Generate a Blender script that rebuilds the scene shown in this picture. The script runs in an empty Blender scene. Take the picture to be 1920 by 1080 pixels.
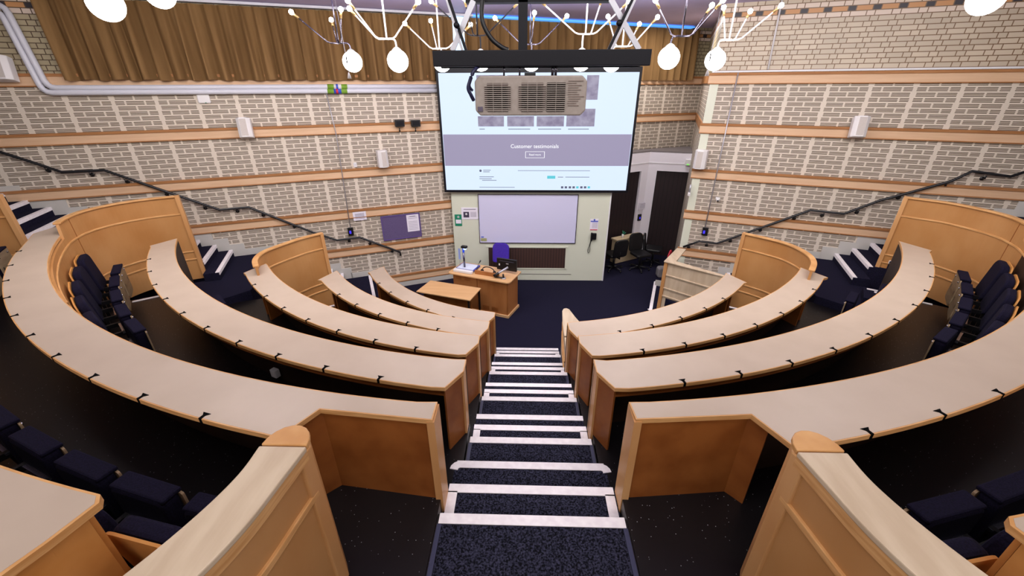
import bpy, bmesh, math, random
from mathutils import Vector, Matrix
random.seed(7)
C = bpy.context.scene.collection
sc = bpy.context.scene
# ------------------------------------------------------------------ camera, world, lights
FPX = 772.93; CH = 4.65
YAW, PITCH, ROLL = math.radians(-1.795), math.radians(26.137), math.radians(.242)
def cam_axes():
    cy, sy = math.cos(YAW), math.sin(YAW)
    f = Vector((sy*math.cos(PITCH), cy*math.cos(PITCH), -math.sin(PITCH)))
    r = Vector((cy, -sy, 0)); d = f.cross(r)
    c, s = math.cos(ROLL), math.sin(ROLL)
    return c*r+s*d, -s*r+c*d, f
AR, AD, AF = cam_axes()
cd = bpy.data.cameras.new('camera'); cam = bpy.data.objects.new('camera', cd); C.objects.link(cam)
M = Matrix((AR, -AD, -AF)).transposed().to_4x4(); M.translation = (0, 0, CH)
cam.matrix_world = M
cd.sensor_width = 36; cd.lens = 36*FPX/1920; cd.clip_start = .02; cd.clip_end = 100
sc.camera = cam
sc.view_settings.view_transform = 'Standard'; sc.view_settings.look = 'None'
sc.view_settings.exposure = 0.2; sc.view_settings.gamma = 1; sc.view_settings.use_curve_mapping = False
w = bpy.data.worlds.new('world'); sc.world = w; w.use_nodes = True
w.node_tree.nodes['Background'].inputs[0].default_value = (.55, .6, .75, 1)
w.node_tree.nodes['Background'].inputs[1].default_value = .35
LIGHT = 1.0
def area(name, loc, size, sy, power, col=(1, .965, .94), rot=(0, 0, 0)):
    l = bpy.data.lights.new(name, 'AREA'); l.shape = 'RECTANGLE'; l.size = size; l.size_y = sy
    l.energy = power*LIGHT; l.color = col
    o = bpy.data.objects.new(name, l); C.objects.link(o); o.location = loc; o.rotation_euler = rot
    return o
area('fill_light', (.1, 1.2, 5.92), 9, 1.2, 105, rot=(math.radians(20), 0, 0))  # fills added below the ceiling to brighten the hall, no fixtures modelled
area('fill_light', (-4.8, 5.0, 5.92), 4, 2.0, 190, rot=(math.radians(28), math.radians(12), 0))
area('fill_light', (5.0, 5.0, 5.92), 4, 2.0, 190, rot=(math.radians(28), math.radians(-12), 0))
area('fill_light', (.2, 6.2, 5.92), 5, 1.0, 170, rot=(math.radians(20), 0, 0))
area('fill_light', (.1, -2.2, 5.92), 12, 1.6, 330, rot=(math.radians(40), 0, 0))  # unseen fill added behind the camera, tilted forward to even out the walls
area('fill_light', (3.3, 10.9, 5.92), 1.2, .8, 60)  # extra fill added to brighten the recess

# rays of this camera, used once to place measured things at their real depth
def ray(px, py): return AR*(px-960)+AD*(py-540)+AF*FPX
def at(px, py, Y):
    r = ray(px, py); return Vector((0, 0, CH))+r*(Y/r.y)
def onz(px, py, z):
    r = ray(px, py); return Vector((0, 0, CH))+r*((z-CH)/r.z)
# ------------------------------------------------------------------ wall frames
DL = Vector((math.sin(math.radians(66.78)), math.cos(math.radians(66.78)), 0)); NL = Vector((-DL.y, DL.x, 0))
DR = Vector((math.sin(math.radians(68.98)), -math.cos(math.radians(68.98)), 0)); NR = Vector((-DR.y, DR.x, 0))
def WL(u, wd, z): return DL*u+NL*(10-wd)+Vector((0, 0, z))
def WR(u, wd, z): return DR*u+NR*(10-wd)+Vector((0, 0, z))
def onw(px, py, side, wd=0):
    n = NL if side == 'L' else NR; r = ray(px, py)
    return Vector((0, 0, CH))+r*((10-wd)/(n.x*r.x+n.y*r.y))
def uz(px, py, side, wd=0):
    p = onw(px, py, side, wd); d = DL if side == 'L' else DR
    return p.dot(d), p.z
XC = .075
# ------------------------------------------------------------------ materials
def srgb(c):
    f = lambda v: (v/255/12.92) if v/255 <= .04045 else ((v/255+.055)/1.055)**2.4
    return (f(c[0]), f(c[1]), f(c[2]), 1)
MATS = {}
def newmat(name):
    m = bpy.data.materials.new(name); m.use_nodes = True; MATS[name] = m
    nt = m.node_tree; b = nt.nodes['Principled BSDF']; return m, nt, b
def plain(name, c, rough=.5, metal=0, emit=0, spec=.5, trans=0):
    m, nt, b = newmat(name)
    b.inputs['Base Color'].default_value = srgb(c); b.inputs['Roughness'].default_value = rough
    b.inputs['Metallic'].default_value = metal; b.inputs['Specular IOR Level'].default_value = spec
    if emit:
        b.inputs['Emission Color'].default_value = srgb(c); b.inputs['Emission Strength'].default_value = emit
    if emit and emit < 3 and name.startswith('screen'): b.inputs['Base Color'].default_value = (.02, .02, .02, 1)
    if trans: b.inputs['Transmission Weight'].default_value = trans
    # faint procedural variation of the surface
    n = nt.nodes.new('ShaderNodeTexNoise'); n.inputs['Scale'].default_value = 14
    mr = nt.nodes.new('ShaderNodeMapRange'); mr.inputs[3].default_value = max(0, rough-.05); mr.inputs[4].default_value = min(1, rough+.05)
    nt.links.new(n.outputs[0], mr.inputs[0]); nt.links.new(mr.outputs[0], b.inputs['Roughness'])
    return m
def noisy(name, c1, c2, scale, rough=.9, detail=2, lo=.35, hi=.65, stretch=(1, 1, 1), bump=0, spec=.3, coord='Object'):
    m, nt, b = newmat(name); N = nt.nodes.new; L = nt.links.new
    tc = N('ShaderNodeTexCoord'); mp = N('ShaderNodeMapping'); mp.inputs['Scale'].default_value = stretch
    L(tc.outputs[coord], mp.inputs[0])
    n = N('ShaderNodeTexNoise'); n.inputs['Scale'].default_value = scale; n.inputs['Detail'].default_value = detail
    L(mp.outputs[0], n.inputs['Vector'])
    r = N('ShaderNodeValToRGB'); r.color_ramp.elements[0].position = lo; r.color_ramp.elements[1].position = hi
    r.color_ramp.elements[0].color = srgb(c1); r.color_ramp.elements[1].color = srgb(c2)
    L(n.outputs[0], r.inputs[0]); L(r.outputs[0], b.inputs['Base Color'])
    b.inputs['Roughness'].default_value = rough; b.inputs['Specular IOR Level'].default_value = spec
    if bump:
        bp = N('ShaderNodeBump'); bp.inputs['Strength'].default_value = bump; bp.inputs['Distance'].default_value = .01
        L(n.outputs[0], bp.inputs['Height']); L(bp.outputs[0], b.inputs['Normal'])
    return m
def speck(name, base, c, scale, thr, rough):
    m, nt, b = newmat(name); N = nt.nodes.new; L = nt.links.new
    tc = N('ShaderNodeTexCoord'); v = N('ShaderNodeTexVoronoi'); v.inputs['Scale'].default_value = scale
    L(tc.outputs['Object'], v.inputs['Vector'])
    a = N('ShaderNodeMath'); a.operation = 'LESS_THAN'; a.inputs[1].default_value = .16; L(v.outputs['Distance'], a.inputs[0])
    s = N('ShaderNodeSeparateColor'); L(v.outputs['Color'], s.inputs[0])
    g = N('ShaderNodeMath'); g.operation = 'GREATER_THAN'; g.inputs[1].default_value = thr; L(s.outputs[0], g.inputs[0])
    mu = N('ShaderNodeMath'); mu.operation = 'MULTIPLY'; L(a.outputs[0], mu.inputs[0]); L(g.outputs[0], mu.inputs[1])
    mx = N('ShaderNodeMix'); mx.data_type = 'RGBA'; mx.inputs[6].default_value = srgb(base); mx.inputs[7].default_value = srgb(c)
    L(mu.outputs[0], mx.inputs[0]); L(mx.outputs[2], b.inputs['Base Color'])
    b.inputs['Roughness'].default_value = rough; b.inputs['Specular IOR Level'].default_value = .4
    return m
def mnode(nt, op, a, b=None, c=None):
    n = nt.nodes.new('ShaderNodeMath'); n.operation = op
    for i, v in enumerate((a, b, c)):
        if v is None: continue
        if isinstance(v, (int, float)): n.inputs[i].default_value = v
        else: nt.links.new(v, n.inputs[i])
    return n.outputs[0]
def between(nt, x, lo, hi):
    return mnode(nt, 'MULTIPLY', mnode(nt, 'GREATER_THAN', x, lo), mnode(nt, 'LESS_THAN', x, hi))
def perforated(name, u0):
    # cream acoustic board, slots in a brick bond, plain strip at each joint (UV in metres)
    m, nt, b = newmat(name); N = nt.nodes.new; L = nt.links.new
    uv = N('ShaderNodeUVMap'); s = N('ShaderNodeSeparateXYZ'); L(uv.outputs[0], s.inputs[0])
    pu = mnode(nt, 'FLOORED_MODULO', mnode(nt, 'SUBTRACT', s.outputs[0], u0-.045), .633)
    inpan = between(nt, pu, .058, .633)
    row = mnode(nt, 'DIVIDE', s.outputs[1], .0855); ri = mnode(nt, 'FLOOR', row); rf = mnode(nt, 'FRACT', row)
    off = mnode(nt, 'MULTIPLY', mnode(nt, 'FLOORED_MODULO', ri, 2), .5)
    br = mnode(nt, 'FRACT', mnode(nt, 'ADD', mnode(nt, 'DIVIDE', mnode(nt, 'SUBTRACT', pu, .058), .2875), off))
    inbr = mnode(nt, 'MULTIPLY', between(nt, br, .05, .95), between(nt, rf, .1, .9))
    sl = mnode(nt, 'FRACT', mnode(nt, 'MULTIPLY', mnode(nt, 'SUBTRACT', rf, .1), 3.75))
    slot = mnode(nt, 'LESS_THAN', sl, .56)
    mask = mnode(nt, 'MULTIPLY', mnode(nt, 'MULTIPLY', inpan, inbr), slot)
    mx = N('ShaderNodeMix'); mx.data_type = 'RGBA'; mx.inputs[6].default_value = srgb((216, 203, 188)); mx.inputs[7].default_value = srgb((98, 82, 64))
    L(mask, mx.inputs[0]); L(mx.outputs[2], b.inputs['Base Color']); b.inputs['Roughness'].default_value = .65
    bp = N('ShaderNodeBump'); bp.inputs['Strength'].default_value = .6; bp.inputs['Distance'].default_value = .008; bp.invert = True
    L(mask, bp.inputs['Height']); L(bp.outputs[0], b.inputs['Normal'])
    return m
def glazed(name, light, mortar, flem=True, banded=True):
    m, nt, b = newmat(name); N = nt.nodes.new; L = nt.links.new
    uv = N('ShaderNodeUVMap'); s = N('ShaderNodeSeparateXYZ'); L(uv.outputs[0], s.inputs[0])
    row = mnode(nt, 'DIVIDE', mnode(nt, 'SUBTRACT', s.outputs[1], 4.9), .0795); ri = mnode(nt, 'FLOOR', row); rf = mnode(nt, 'FRACT', row)
    # stretcher + header in every course, next course shifted by half the pair
    off = mnode(nt, 'MULTIPLY', mnode(nt, 'FLOORED_MODULO', ri, 2), .28)
    p = mnode(nt, 'FRACT', mnode(nt, 'DIVIDE', mnode(nt, 'ADD', s.outputs[0], off), .35))
    br = mnode(nt, 'MAXIMUM', between(nt, p, .02, .64), between(nt, p, .68, .98))
    if True:
        br = mnode(nt, 'MULTIPLY', br, between(nt, rf, .08, .92))
    wn = N('ShaderNodeTexWhiteNoise'); wn.noise_dimensions = '2D'; cb = N('ShaderNodeCombineXYZ')
    L(mnode(nt, 'FLOOR', mnode(nt, 'DIVIDE', mnode(nt, 'ADD', s.outputs[0], off), .35)), cb.inputs[0]); L(ri, cb.inputs[1]); L(cb.outputs[0], wn.inputs['Vector'])
    c0 = N('ShaderNodeMix'); c0.data_type = 'RGBA'; c0.inputs[6].default_value = srgb(light); c0.inputs[7].default_value = srgb(tuple(int(v*.93) for v in light))
    L(wn.outputs[0], c0.inputs[0]); cur = c0.outputs[2]
    if banded:
        isb = mnode(nt, 'COMPARE', ri, 11, .4)           # the coloured course
        isp = mnode(nt, 'COMPARE', mnode(nt, 'ABSOLUTE', mnode(nt, 'SUBTRACT', ri, 11)), 1, .4)
        hd = mnode(nt, 'GREATER_THAN', p, .66)
        bc = N('ShaderNodeMix'); bc.data_type = 'RGBA'; bc.inputs[6].default_value = srgb((196, 142, 92)); bc.inputs[7].default_value = srgb((48, 42, 50)); L(hd, bc.inputs[0])
        m1 = N('ShaderNodeMix'); m1.data_type = 'RGBA'; L(isp, m1.inputs[0]); L(cur, m1.inputs[6]); m1.inputs[7].default_value = srgb((218, 200, 185))
        m2 = N('ShaderNodeMix'); m2.data_type = 'RGBA'; L(isb, m2.inputs[0]); L(m1.outputs[2], m2.inputs[6]); L(bc.outputs[2], m2.inputs[7]); cur = m2.outputs[2]
    mx = N('ShaderNodeMix'); mx.data_type = 'RGBA'; mx.inputs[6].default_value = srgb(mortar)
    L(br, mx.inputs[0]); L(cur, mx.inputs[7]); L(mx.outputs[2], b.inputs['Base Color'])
    b.inputs['Roughness'].default_value = .42
    bp = N('ShaderNodeBump'); bp.inputs['Strength'].default_value = .5; bp.inputs['Distance'].default_value = .006
    L(br, bp.inputs['Height']); L(bp.outputs[0], b.inputs['Normal'])
    return m
def ribbed(name, c1, c2, pitch):
    m, nt, b = newmat(name); N = nt.nodes.new; L = nt.links.new
    uv = N('ShaderNodeUVMap'); s = N('ShaderNodeSeparateXYZ'); L(uv.outputs[0], s.inputs[0])
    f = mnode(nt, 'FRACT', mnode(nt, 'DIVIDE', s.outputs[0], pitch))
    k = mnode(nt, 'GREATER_THAN', f, .82)
    mx = N('ShaderNodeMix'); mx.data_type = 'RGBA'; mx.inputs[6].default_value = srgb(c1); mx.inputs[7].default_value = srgb(c2)
    L(k, mx.inputs[0]); L(mx.outputs[2], b.inputs['Base Color']); b.inputs['Roughness'].default_value = .6
    return m
laminate = noisy('laminate', (182, 163, 145), (188, 169, 151), 3, .38, 3, spec=.5)
maple_edge = noisy('maple_edge', (196, 142, 86), (216, 166, 110), 5, .4, 3, stretch=(1, 1, 12))
maple = noisy('maple', (174, 120, 68), (194, 144, 92), 1.6, .38, 5, .3, .7, stretch=(1, 1, .6))
maple_pale = noisy('maple_pale', (192, 170, 144), (206, 186, 160), 2.5, .36, 4, stretch=(6, 1, 1))
maple_post = noisy('maple_post', (192, 138, 86), (210, 160, 108), 3, .4, 3, stretch=(1, 1, .3))
gable = noisy('gable_wood', (128, 70, 28), (150, 88, 40), 4, .45, 3)
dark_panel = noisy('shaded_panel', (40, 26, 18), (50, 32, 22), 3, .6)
rail_wood = noisy('rail_wood', (212, 174, 140), (220, 184, 150), 1.5, .5, 4, stretch=(1, 1, 14))
rail_dark = noisy('rail_lip', (160, 108, 66), (176, 124, 80), 2, .5, 3, stretch=(1, 1, 10))
lect_wood = noisy('lectern_wood', (150, 92, 48), (172, 112, 64), 3, .42, 4, stretch=(1, 1, .25))
lect_top = noisy('lectern_top', (206, 160, 112), (216, 172, 124), 3, .4, 4, stretch=(.3, 3, 1))
carpet = noisy('carpet', (10, 9, 20), (44, 42, 68), 150, .97, 3, .38, .72, bump=.5, spec=.1)
carpet_near = noisy('carpet_runner', (11, 11, 18), (66, 66, 88), 85, .97, 3, .4, .75, bump=.6, spec=.1)
carpet_edge = plain('carpet_edge_strip', (52, 54, 82), .5)
vinyl = speck('vinyl', (17, 14, 17), (170, 170, 178), 60, .91, .36)
nosing_m = noisy('nosing', (236, 228, 232), (246, 240, 242), 20, .55, 2)
fabric = noisy('seat_fabric', (14, 12, 28), (24, 20, 42), 120, .95, 2, bump=.2, spec=.15)
ply = noisy('plywood', (150, 126, 98), (170, 146, 116), 4, .5, 3, stretch=(1, 1, 5))
ply_o = noisy('plywood_orange', (196, 132, 66), (212, 150, 84), 4, .5, 3)
perf_l = perforated('perforated_board', .19)
perf_r = perforated('perforated_board_right', .86)
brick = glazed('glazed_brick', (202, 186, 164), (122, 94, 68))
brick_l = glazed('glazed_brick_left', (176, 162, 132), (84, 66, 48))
white = plain('white_paint', (222, 220, 222), .5)
stringer_m = plain('stringer_paint', (196, 192, 186), .6)
pale_green = plain('pale_green_paint', (212, 214, 196), .5)
frame_white = plain('frame_white', (240, 234, 242), .55)
pipe_m = plain('pipe_paint', (206, 206, 216), .4)
dark = plain('black_plastic', (16, 15, 18), .4)
dark_metal = plain('black_metal', (10, 8, 18), .45, 0, spec=.25)
rail_black = plain('handrail_black', (22, 22, 26), .35)
chrome = plain('brushed_chrome', (190, 190, 205), .25, 1)
steel_dark = plain('dark_chrome', (110, 106, 120), .28, 1)
lamp_white = plain('lamp_white', (240, 238, 245), .35)
clip_m = plain('clip_black', (8, 8, 9), .9, spec=.05)
cap_m = plain('globe_cap_grey', (150, 152, 148), .5)
brass = plain('bulb_holder', (180, 150, 100), .4, .6)
ceil_m = noisy('ceiling_paint', (204, 194, 236), (212, 202, 244), 1.2, .6, 2)
curtain_m = noisy('curtain_fabric', (110, 82, 50), (134, 103, 66), 1.2, .9, 4, stretch=(3, 3, .3), bump=.05, spec=.15)
globe_m = plain('opal_glass', (255, 250, 246), .2, emit=16.0)
bulb_m = plain('bulb_glow', (255, 246, 240), .2, emit=60.0)
cove_m = plain('daylight_gap', (90, 170, 255), .5, emit=.8)
day_m = plain('daylight_window', (190, 225, 255), .4, emit=1.3)
purple = noisy('purple_fabric', (62, 38, 150), (76, 50, 172), 90, .9, 2)
board_m = noisy('noticeboard_felt', (92, 78, 116), (100, 86, 124), 60, .95, 2)
wb_m = plain('whiteboard_enamel', (208, 206, 234), .18)
brown_rib = ribbed('brown_slats', (66, 42, 36), (30, 16, 14), .07)
dark_rib = ribbed('dark_folding_panels', (36, 20, 24), (18, 9, 11), .11)
paper_m = plain('paper', (232, 226, 238), .6)
ink = plain('print_grey', (150, 144, 160), .7)
green_m = plain('sign_green', (20, 130, 96), .5)
blue_m = plain('label_blue', (52, 78, 190), .5)
red_m = plain('label_red', (200, 40, 60), .5)
grey_ledge = plain('grey_ledge', (120, 112, 112), .8)
beige = noisy('beige_laminate', (196, 174, 140), (206, 184, 150), 3, .5, 2)
proj_m = noisy('projector_case', (150, 138, 130), (158, 146, 138), 40, .5, 2)
proj_dark = plain('vent_dark', (72, 54, 48), .7)
screen_m = plain('screen_glow', (212, 229, 255), .6, emit=.95)
scr_band = plain('screen_grey_band', (168, 160, 192), .6, emit=.72)
scr_pic = noisy('screen_picture', (150, 140, 172), (190, 184, 210), 6, .6, 4)
scr_pic.node_tree.nodes['Principled BSDF'].inputs['Emission Strength'].default_value = .62
scr_pic.node_tree.links.new([n for n in scr_pic.node_tree.nodes if n.type == 'VALTORGB'][0].outputs[0], scr_pic.node_tree.nodes['Principled BSDF'].inputs['Emission Color'])
scr_white = plain('screen_white_text', (250, 250, 255), .6, emit=1.0)
scr_ink = plain('screen_text_grey', (120, 124, 160), .6, emit=.45)
scr_cyan = plain('screen_cyan', (90, 210, 225), .6, emit=.8)
glass_blue = plain('visualiser_blue', (40, 80, 230), .3, emit=.35)
vis_plate = plain('visualiser_plate', (214, 220, 240), .3)
phone_cyan = plain('display_blue', (60, 50, 230), .4, emit=.8)
silver = plain('silver_plastic', (186, 184, 192), .35, .5)
sp_m = plain('speaker_white', (226, 222, 222), .5)
grille_m = noisy('speaker_grille', (186, 176, 170), (200, 192, 186), 200, .8, 1)

_b = scr_pic.node_tree.nodes['Principled BSDF']; scr_pic.node_tree.links.remove(_b.inputs['Base Color'].links[0]); _b.inputs['Base Color'].default_value = (.02, .02, .02, 1)
# ------------------------------------------------------------------ mesh builder
class MB:
    def __init__(s): s.v = []; s.f = []; s.m = []; s.sm = []; s.uv = None
    def add(s, vs, fs, mi=0, smooth=False):
        o = len(s.v); s.v += [tuple(v) for v in vs]
        for f in fs: s.f.append([o+i for i in f]); s.m.append(mi); s.sm.append(smooth)
        return s
    def hexa(s, p, mi=0):      # 8 points: bottom 4, top 4
        return s.add(p, [(3, 2, 1, 0), (4, 5, 6, 7), (0, 1, 5, 4), (1, 2, 6, 5), (2, 3, 7, 6), (3, 0, 4, 7)], mi)
    def box(s, c, d, ax=(1, 0, 0), mi=0, up=(0, 0, 1)):
        X = Vector(ax).normalized(); Z = Vector(up).normalized(); Y = Z.cross(X).normalized(); c = Vector(c)
        x, y, z = X*d[0]/2, Y*d[1]/2, Z*d[2]/2
        return s.hexa([c-x-y-z, c+x-y-z, c+x+y-z, c-x+y-z, c-x-y+z, c+x-y+z, c+x+y+z, c-x+y+z], mi)
    def prism(s, poly, z0, z1, mi=0, mtop=None):
        n = len(poly); a = sum(poly[i][0]*poly[(i+1) % n][1]-poly[(i+1) % n][0]*poly[i][1] for i in range(n))
        if a < 0: poly = list(reversed(poly))
        vs = [(p[0], p[1], z0) for p in poly]+[(p[0], p[1], z1) for p in poly]
        s.add(vs, [tuple(reversed(range(n)))]+[(i, (i+1) % n, n+(i+1) % n, n+i) for i in range(n)], mi)
        o = len(s.v)-2*n
        s.f.append([o+n+i for i in range(n)]); s.m.append(mi if mtop is None else mtop); s.sm.append(False)
        return s
    def extr(s, prof, O, X, Y, Z, depth, mi=0):     # 2-D profile in X,Z extruded along Y
        n = len(prof); O = Vector(O)
        vs = [O+X*p[0]+Z*p[1] for p in prof]+[O+X*p[0]+Z*p[1]+Y*depth for p in prof]
        return s.add(vs, [tuple(range(n)), tuple(reversed(range(n, 2*n)))]+[(i, n+i, n+(i+1) % n, (i+1) % n) for i in range(n)], mi)
    def tube(s, path, r, n=8, mi=0, cap=True):
        P = [Vector(p) for p in path]; rings = []
        for i, p in enumerate(P):
            t = (P[min(i+1, len(P)-1)]-P[max(i-1, 0)]).normalized()
            a = Vector((0, 0, 1)) if abs(t.z) < .9 else Vector((1, 0, 0))
            x = t.cross(a).normalized(); y = t.cross(x).normalized()
            rr = r[i] if isinstance(r, (list, tuple)) else r
            rings.append([p+x*math.cos(2*math.pi*k/n)*rr+y*math.sin(2*math.pi*k/n)*rr for k in range(n)])
        vs = [v for q in rings for v in q]; fs = []
        for i in range(len(P)-1):
            for k in range(n): fs.append((i*n+k, i*n+(k+1) % n, (i+1)*n+(k+1) % n, (i+1)*n+k))
        s.add(vs, fs, mi, True)
        if cap:
            o = len(s.v)-len(vs)
            s.f.append([o+k for k in reversed(range(n))]); s.m.append(mi); s.sm.append(False)
            s.f.append([o+(len(P)-1)*n+k for k in range(n)]); s.m.append(mi); s.sm.append(False)
        return s
    def lathe(s, prof, c, n=24, mi=0, ax=(0, 0, 1)):   # prof: (r, h)
        Z = Vector(ax).normalized(); a = Vector((1, 0, 0)) if abs(Z.x) < .9 else Vector((0, 1, 0))
        X = Z.cross(a).normalized(); Y = Z.cross(X).normalized(); c = Vector(c); vs = []; fs = []
        for r, h in prof:
            for k in range(n):
                t = 2*math.pi*k/n; vs.append(c+X*math.cos(t)*r+Y*math.sin(t)*r+Z*h)
        for i in range(len(prof)-1):
            for k in range(n): fs.append((i*n+k, i*n+(k+1) % n, (i+1)*n+(k+1) % n, (i+1)*n+k))
        return s.add(vs, fs, mi, True)
    def ball(s, c, r, n=24, mi=0, sq=1):
        m = n//2; return s.lathe([(max(1e-4, r*math.sin(math.pi*i/m)), -r*sq*math.cos(math.pi*i/m)) for i in range(m+1)], c, n, mi)
    def ribbon(s, path, t, z0, z1, mi=0):      # vertical sheet of thickness t centred on a plan path
        n = len(path); L, R = offset(path, t/2), offset(path, -t/2)
        vs = []
        for i in range(n):
            a = z0[i] if isinstance(z0, (list, tuple)) else z0; b = z1[i] if isinstance(z1, (list, tuple)) else z1
            vs += [(L[i][0], L[i][1], a), (R[i][0], R[i][1], a), (R[i][0], R[i][1], b), (L[i][0], L[i][1], b)]
        fs = []
        for i in range(n-1):
            o = 4*i
            for k in range(4): fs.append((o+k, o+(k+1) % 4, o+4+(k+1) % 4, o+4+k))
        fs += [(3, 2, 1, 0), (4*n-4, 4*n-3, 4*n-2, 4*n-1)]
        return s.add(vs, fs, mi)
    def quad(s, a, b, c, d, mi=0): return s.add([a, b, c, d], [(0, 1, 2, 3)], mi)
    def build(s, name, mats, parent=None, bevel=0, uvf=None, kind=None):
        me = bpy.data.meshes.new(name); me.from_pydata(s.v, [], s.f)
        if not isinstance(mats, (list, tuple)): mats = [mats]
        for m in mats: me.materials.append(m)
        for p, mi, sm in zip(me.polygons, s.m, s.sm): p.material_index = mi; p.use_smooth = sm
        if uvf:
            ul = me.uv_layers.new(name='UVMap')
            for l in me.loops: ul.data[l.index].uv = uvf(me.vertices[l.vertex_index].co)
        me.update()
        bm = bmesh.new(); bm.from_mesh(me); bmesh.ops.recalc_face_normals(bm, faces=bm.faces); bm.to_mesh(me); bm.free()
        o = bpy.data.objects.new(name, me); C.objects.link(o)
        if parent is not None:
            o.parent = parent; o.matrix_parent_inverse = parent.matrix_world.inverted()
        if bevel:
            b = o.modifiers.new('bevel', 'BEVEL'); b.width = bevel; b.segments = 2; b.limit_method = 'ANGLE'; b.angle_limit = math.radians(40)
        if kind: o['kind'] = kind
        return o
def offset(path, d):
    out = []; n = len(path)
    for i in range(n):
        a = path[max(i-1, 0)]; b = path[min(i+1, n-1)]
        tx, ty = b[0]-a[0], b[1]-a[1]; l = math.hypot(tx, ty) or 1
        out.append((path[i][0]-ty/l*d, path[i][1]+tx/l*d))
    return out
def arc(c, r, a0, a1, n=40):       # degrees from straight towards the camera (-y), positive to the right
    return [(c[0]+r*math.sin(math.radians(a0+(a1-a0)*i/n)), c[1]-r*math.cos(math.radians(a0+(a1-a0)*i/n))) for i in range(n+1)]
def spline(pts, k=6):
    out = []; P = [pts[0]]+list(pts)+[pts[-1]]
    for i in range(1, len(P)-2):
        for j in range(k):
            t = j/k; o = []
            for q in range(len(P[0])):
                a, b, c, d = (P[i+m][q] for m in (-1, 0, 1, 2))
                o.append(.5*((2*b)+(c-a)*t+(2*a-5*b+4*c-d)*t*t+(3*b-a-3*c+d)*t**3))
            out.append(tuple(o))
    out.append(tuple(pts[-1])); return out
def thing(name, label, cat, loc=(0, 0, 0), group=None):
    o = bpy.data.objects.new(name, None); C.objects.link(o); o.empty_display_size = .1
    o.location = loc; o.matrix_world = Matrix.Translation(loc)
    o['label'] = label; o['category'] = cat
    if group: o['group'] = group
    return o
def tag(o, label, cat, group=None):
    o['label'] = label; o['category'] = cat
    if group: o['group'] = group
    return o
def copy_tree(o, parent=None):
    c = o.copy(); C.objects.link(c)
    if parent is not None: c.parent = parent
    for ch in list(o.children): copy_tree(ch, c)
    return c
def mir(p): return (2*XC-p[0],)+tuple(p[1:])

# ================================================================== STRUCTURE
# ---- floor and ceiling
b = MB().prism([(-13, -6), (13, -6), (13, 14), (-13, 14)], -.1, 0); b.build('floor', carpet, kind='structure')
b = MB().prism([(-13, -6), (13, -6), (13, 15), (-13, 15)], 6.0, 6.12); b.build('ceiling', ceil_m, kind='structure')
# ---- walls
def wall_band(name, W, u0, u1, z0, z1, mat, wd=0, d=None):
    D = DL if W is WL else DR
    m = MB().hexa([W(u0, wd, z0), W(u1, wd, z0), W(u1, -.12, z0), W(u0, -.12, z0), W(u0, wd, z1), W(u1, wd, z1), W(u1, -.12, z1), W(u0, -.12, z1)])
    return m.build(name, mat, uvf=lambda co: (co.dot(D), co.z), kind='structure')
ULE, URE = -9.2, 9.4
wall_band('wall_left', WL, ULE, 10.3, 0, 4.78, perf_l)
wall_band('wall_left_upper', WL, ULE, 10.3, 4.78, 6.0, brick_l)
wall_band('wall_right', WR, .12, URE, 0, 4.78, perf_r)
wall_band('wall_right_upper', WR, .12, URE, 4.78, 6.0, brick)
# pale end strip of the right wall
MB().hexa([WR(.1, .012, 0), WR(.26, .012, 0), WR(.26, -.1, 0), WR(.1, -.1, 0), WR(.1, .012, 4.7), WR(.26, .012, 4.7), WR(.26, -.1, 4.7), WR(.1, -.1, 4.7)]).build('trim_end', pale_green, kind='structure')
# return wall of the recess
a = WR(.12, 0, 0); e = Vector((4.97, 13.1, 0)); dd = (e-a).normalized(); nn = Vector((-dd.y, dd.x, 0))
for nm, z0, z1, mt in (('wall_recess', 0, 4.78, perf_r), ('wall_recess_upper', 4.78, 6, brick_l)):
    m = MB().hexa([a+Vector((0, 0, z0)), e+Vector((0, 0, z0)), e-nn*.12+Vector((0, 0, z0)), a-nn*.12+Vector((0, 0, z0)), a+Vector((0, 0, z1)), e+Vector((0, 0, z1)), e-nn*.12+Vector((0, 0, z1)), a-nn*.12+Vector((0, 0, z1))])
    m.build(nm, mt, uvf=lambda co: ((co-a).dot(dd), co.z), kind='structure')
# side and back walls (behind the camera)
pl, pr = WL(ULE, 0, 0), WR(URE, 0, 0)
for nm, p, q in (('wall_side_left', (pl.x, pl.y), (pl.x, -5)), ('wall_side_right', (pr.x, pr.y), (pr.x, -5)), ('wall_back', (pl.x, -5), (pr.x, -5))):
    MB().ribbon([p, q], .12, 0, 6).build(nm, brick, uvf=lambda co: (co.x+co.y, co.z), kind='structure')
# wooden rails
ZR = [.16, 1.03, 1.93, 2.84, 3.76, 4.68]
def wood_rail(name, W, u0, u1, z):
    m = MB()
    m.hexa([W(u0, .03, z), W(u1, .03, z), W(u1, -.02, z), W(u0, -.02, z), W(u0, .03, z+.135), W(u1, .03, z+.135), W(u1, -.02, z+.135), W(u0, -.02, z+.135)])
    m.hexa([W(u0, .05, z+.135), W(u1, .05, z+.135), W(u1, -.02, z+.135), W(u0, -.02, z+.135), W(u0, .055, z+.18), W(u1, .055, z+.18), W(u1, -.02, z+.18), W(u0, -.02, z+.18)], 1)
    m.hexa([W(u0, .042, z-.018), W(u1, .042, z-.018), W(u1, -.02, z-.018), W(u0, -.02, z-.018), W(u0, .042, z), W(u1, .042, z), W(u1, -.02, z), W(u0, -.02, z)], 1)
    m.build(name, [rail_wood, rail_dark], kind='structure')
k = 0
for z in ZR:
    u0 = ULE if z > 1.2 else (-3.2 if z > .9 else -.72)
    if z > 3: wood_rail('trim_%d' % (k+1), WL, u0, 9.6, z)
    else: wood_rail('trim_%d' % (k+1), WL, u0, 2.3, z)
    k += 1
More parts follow.
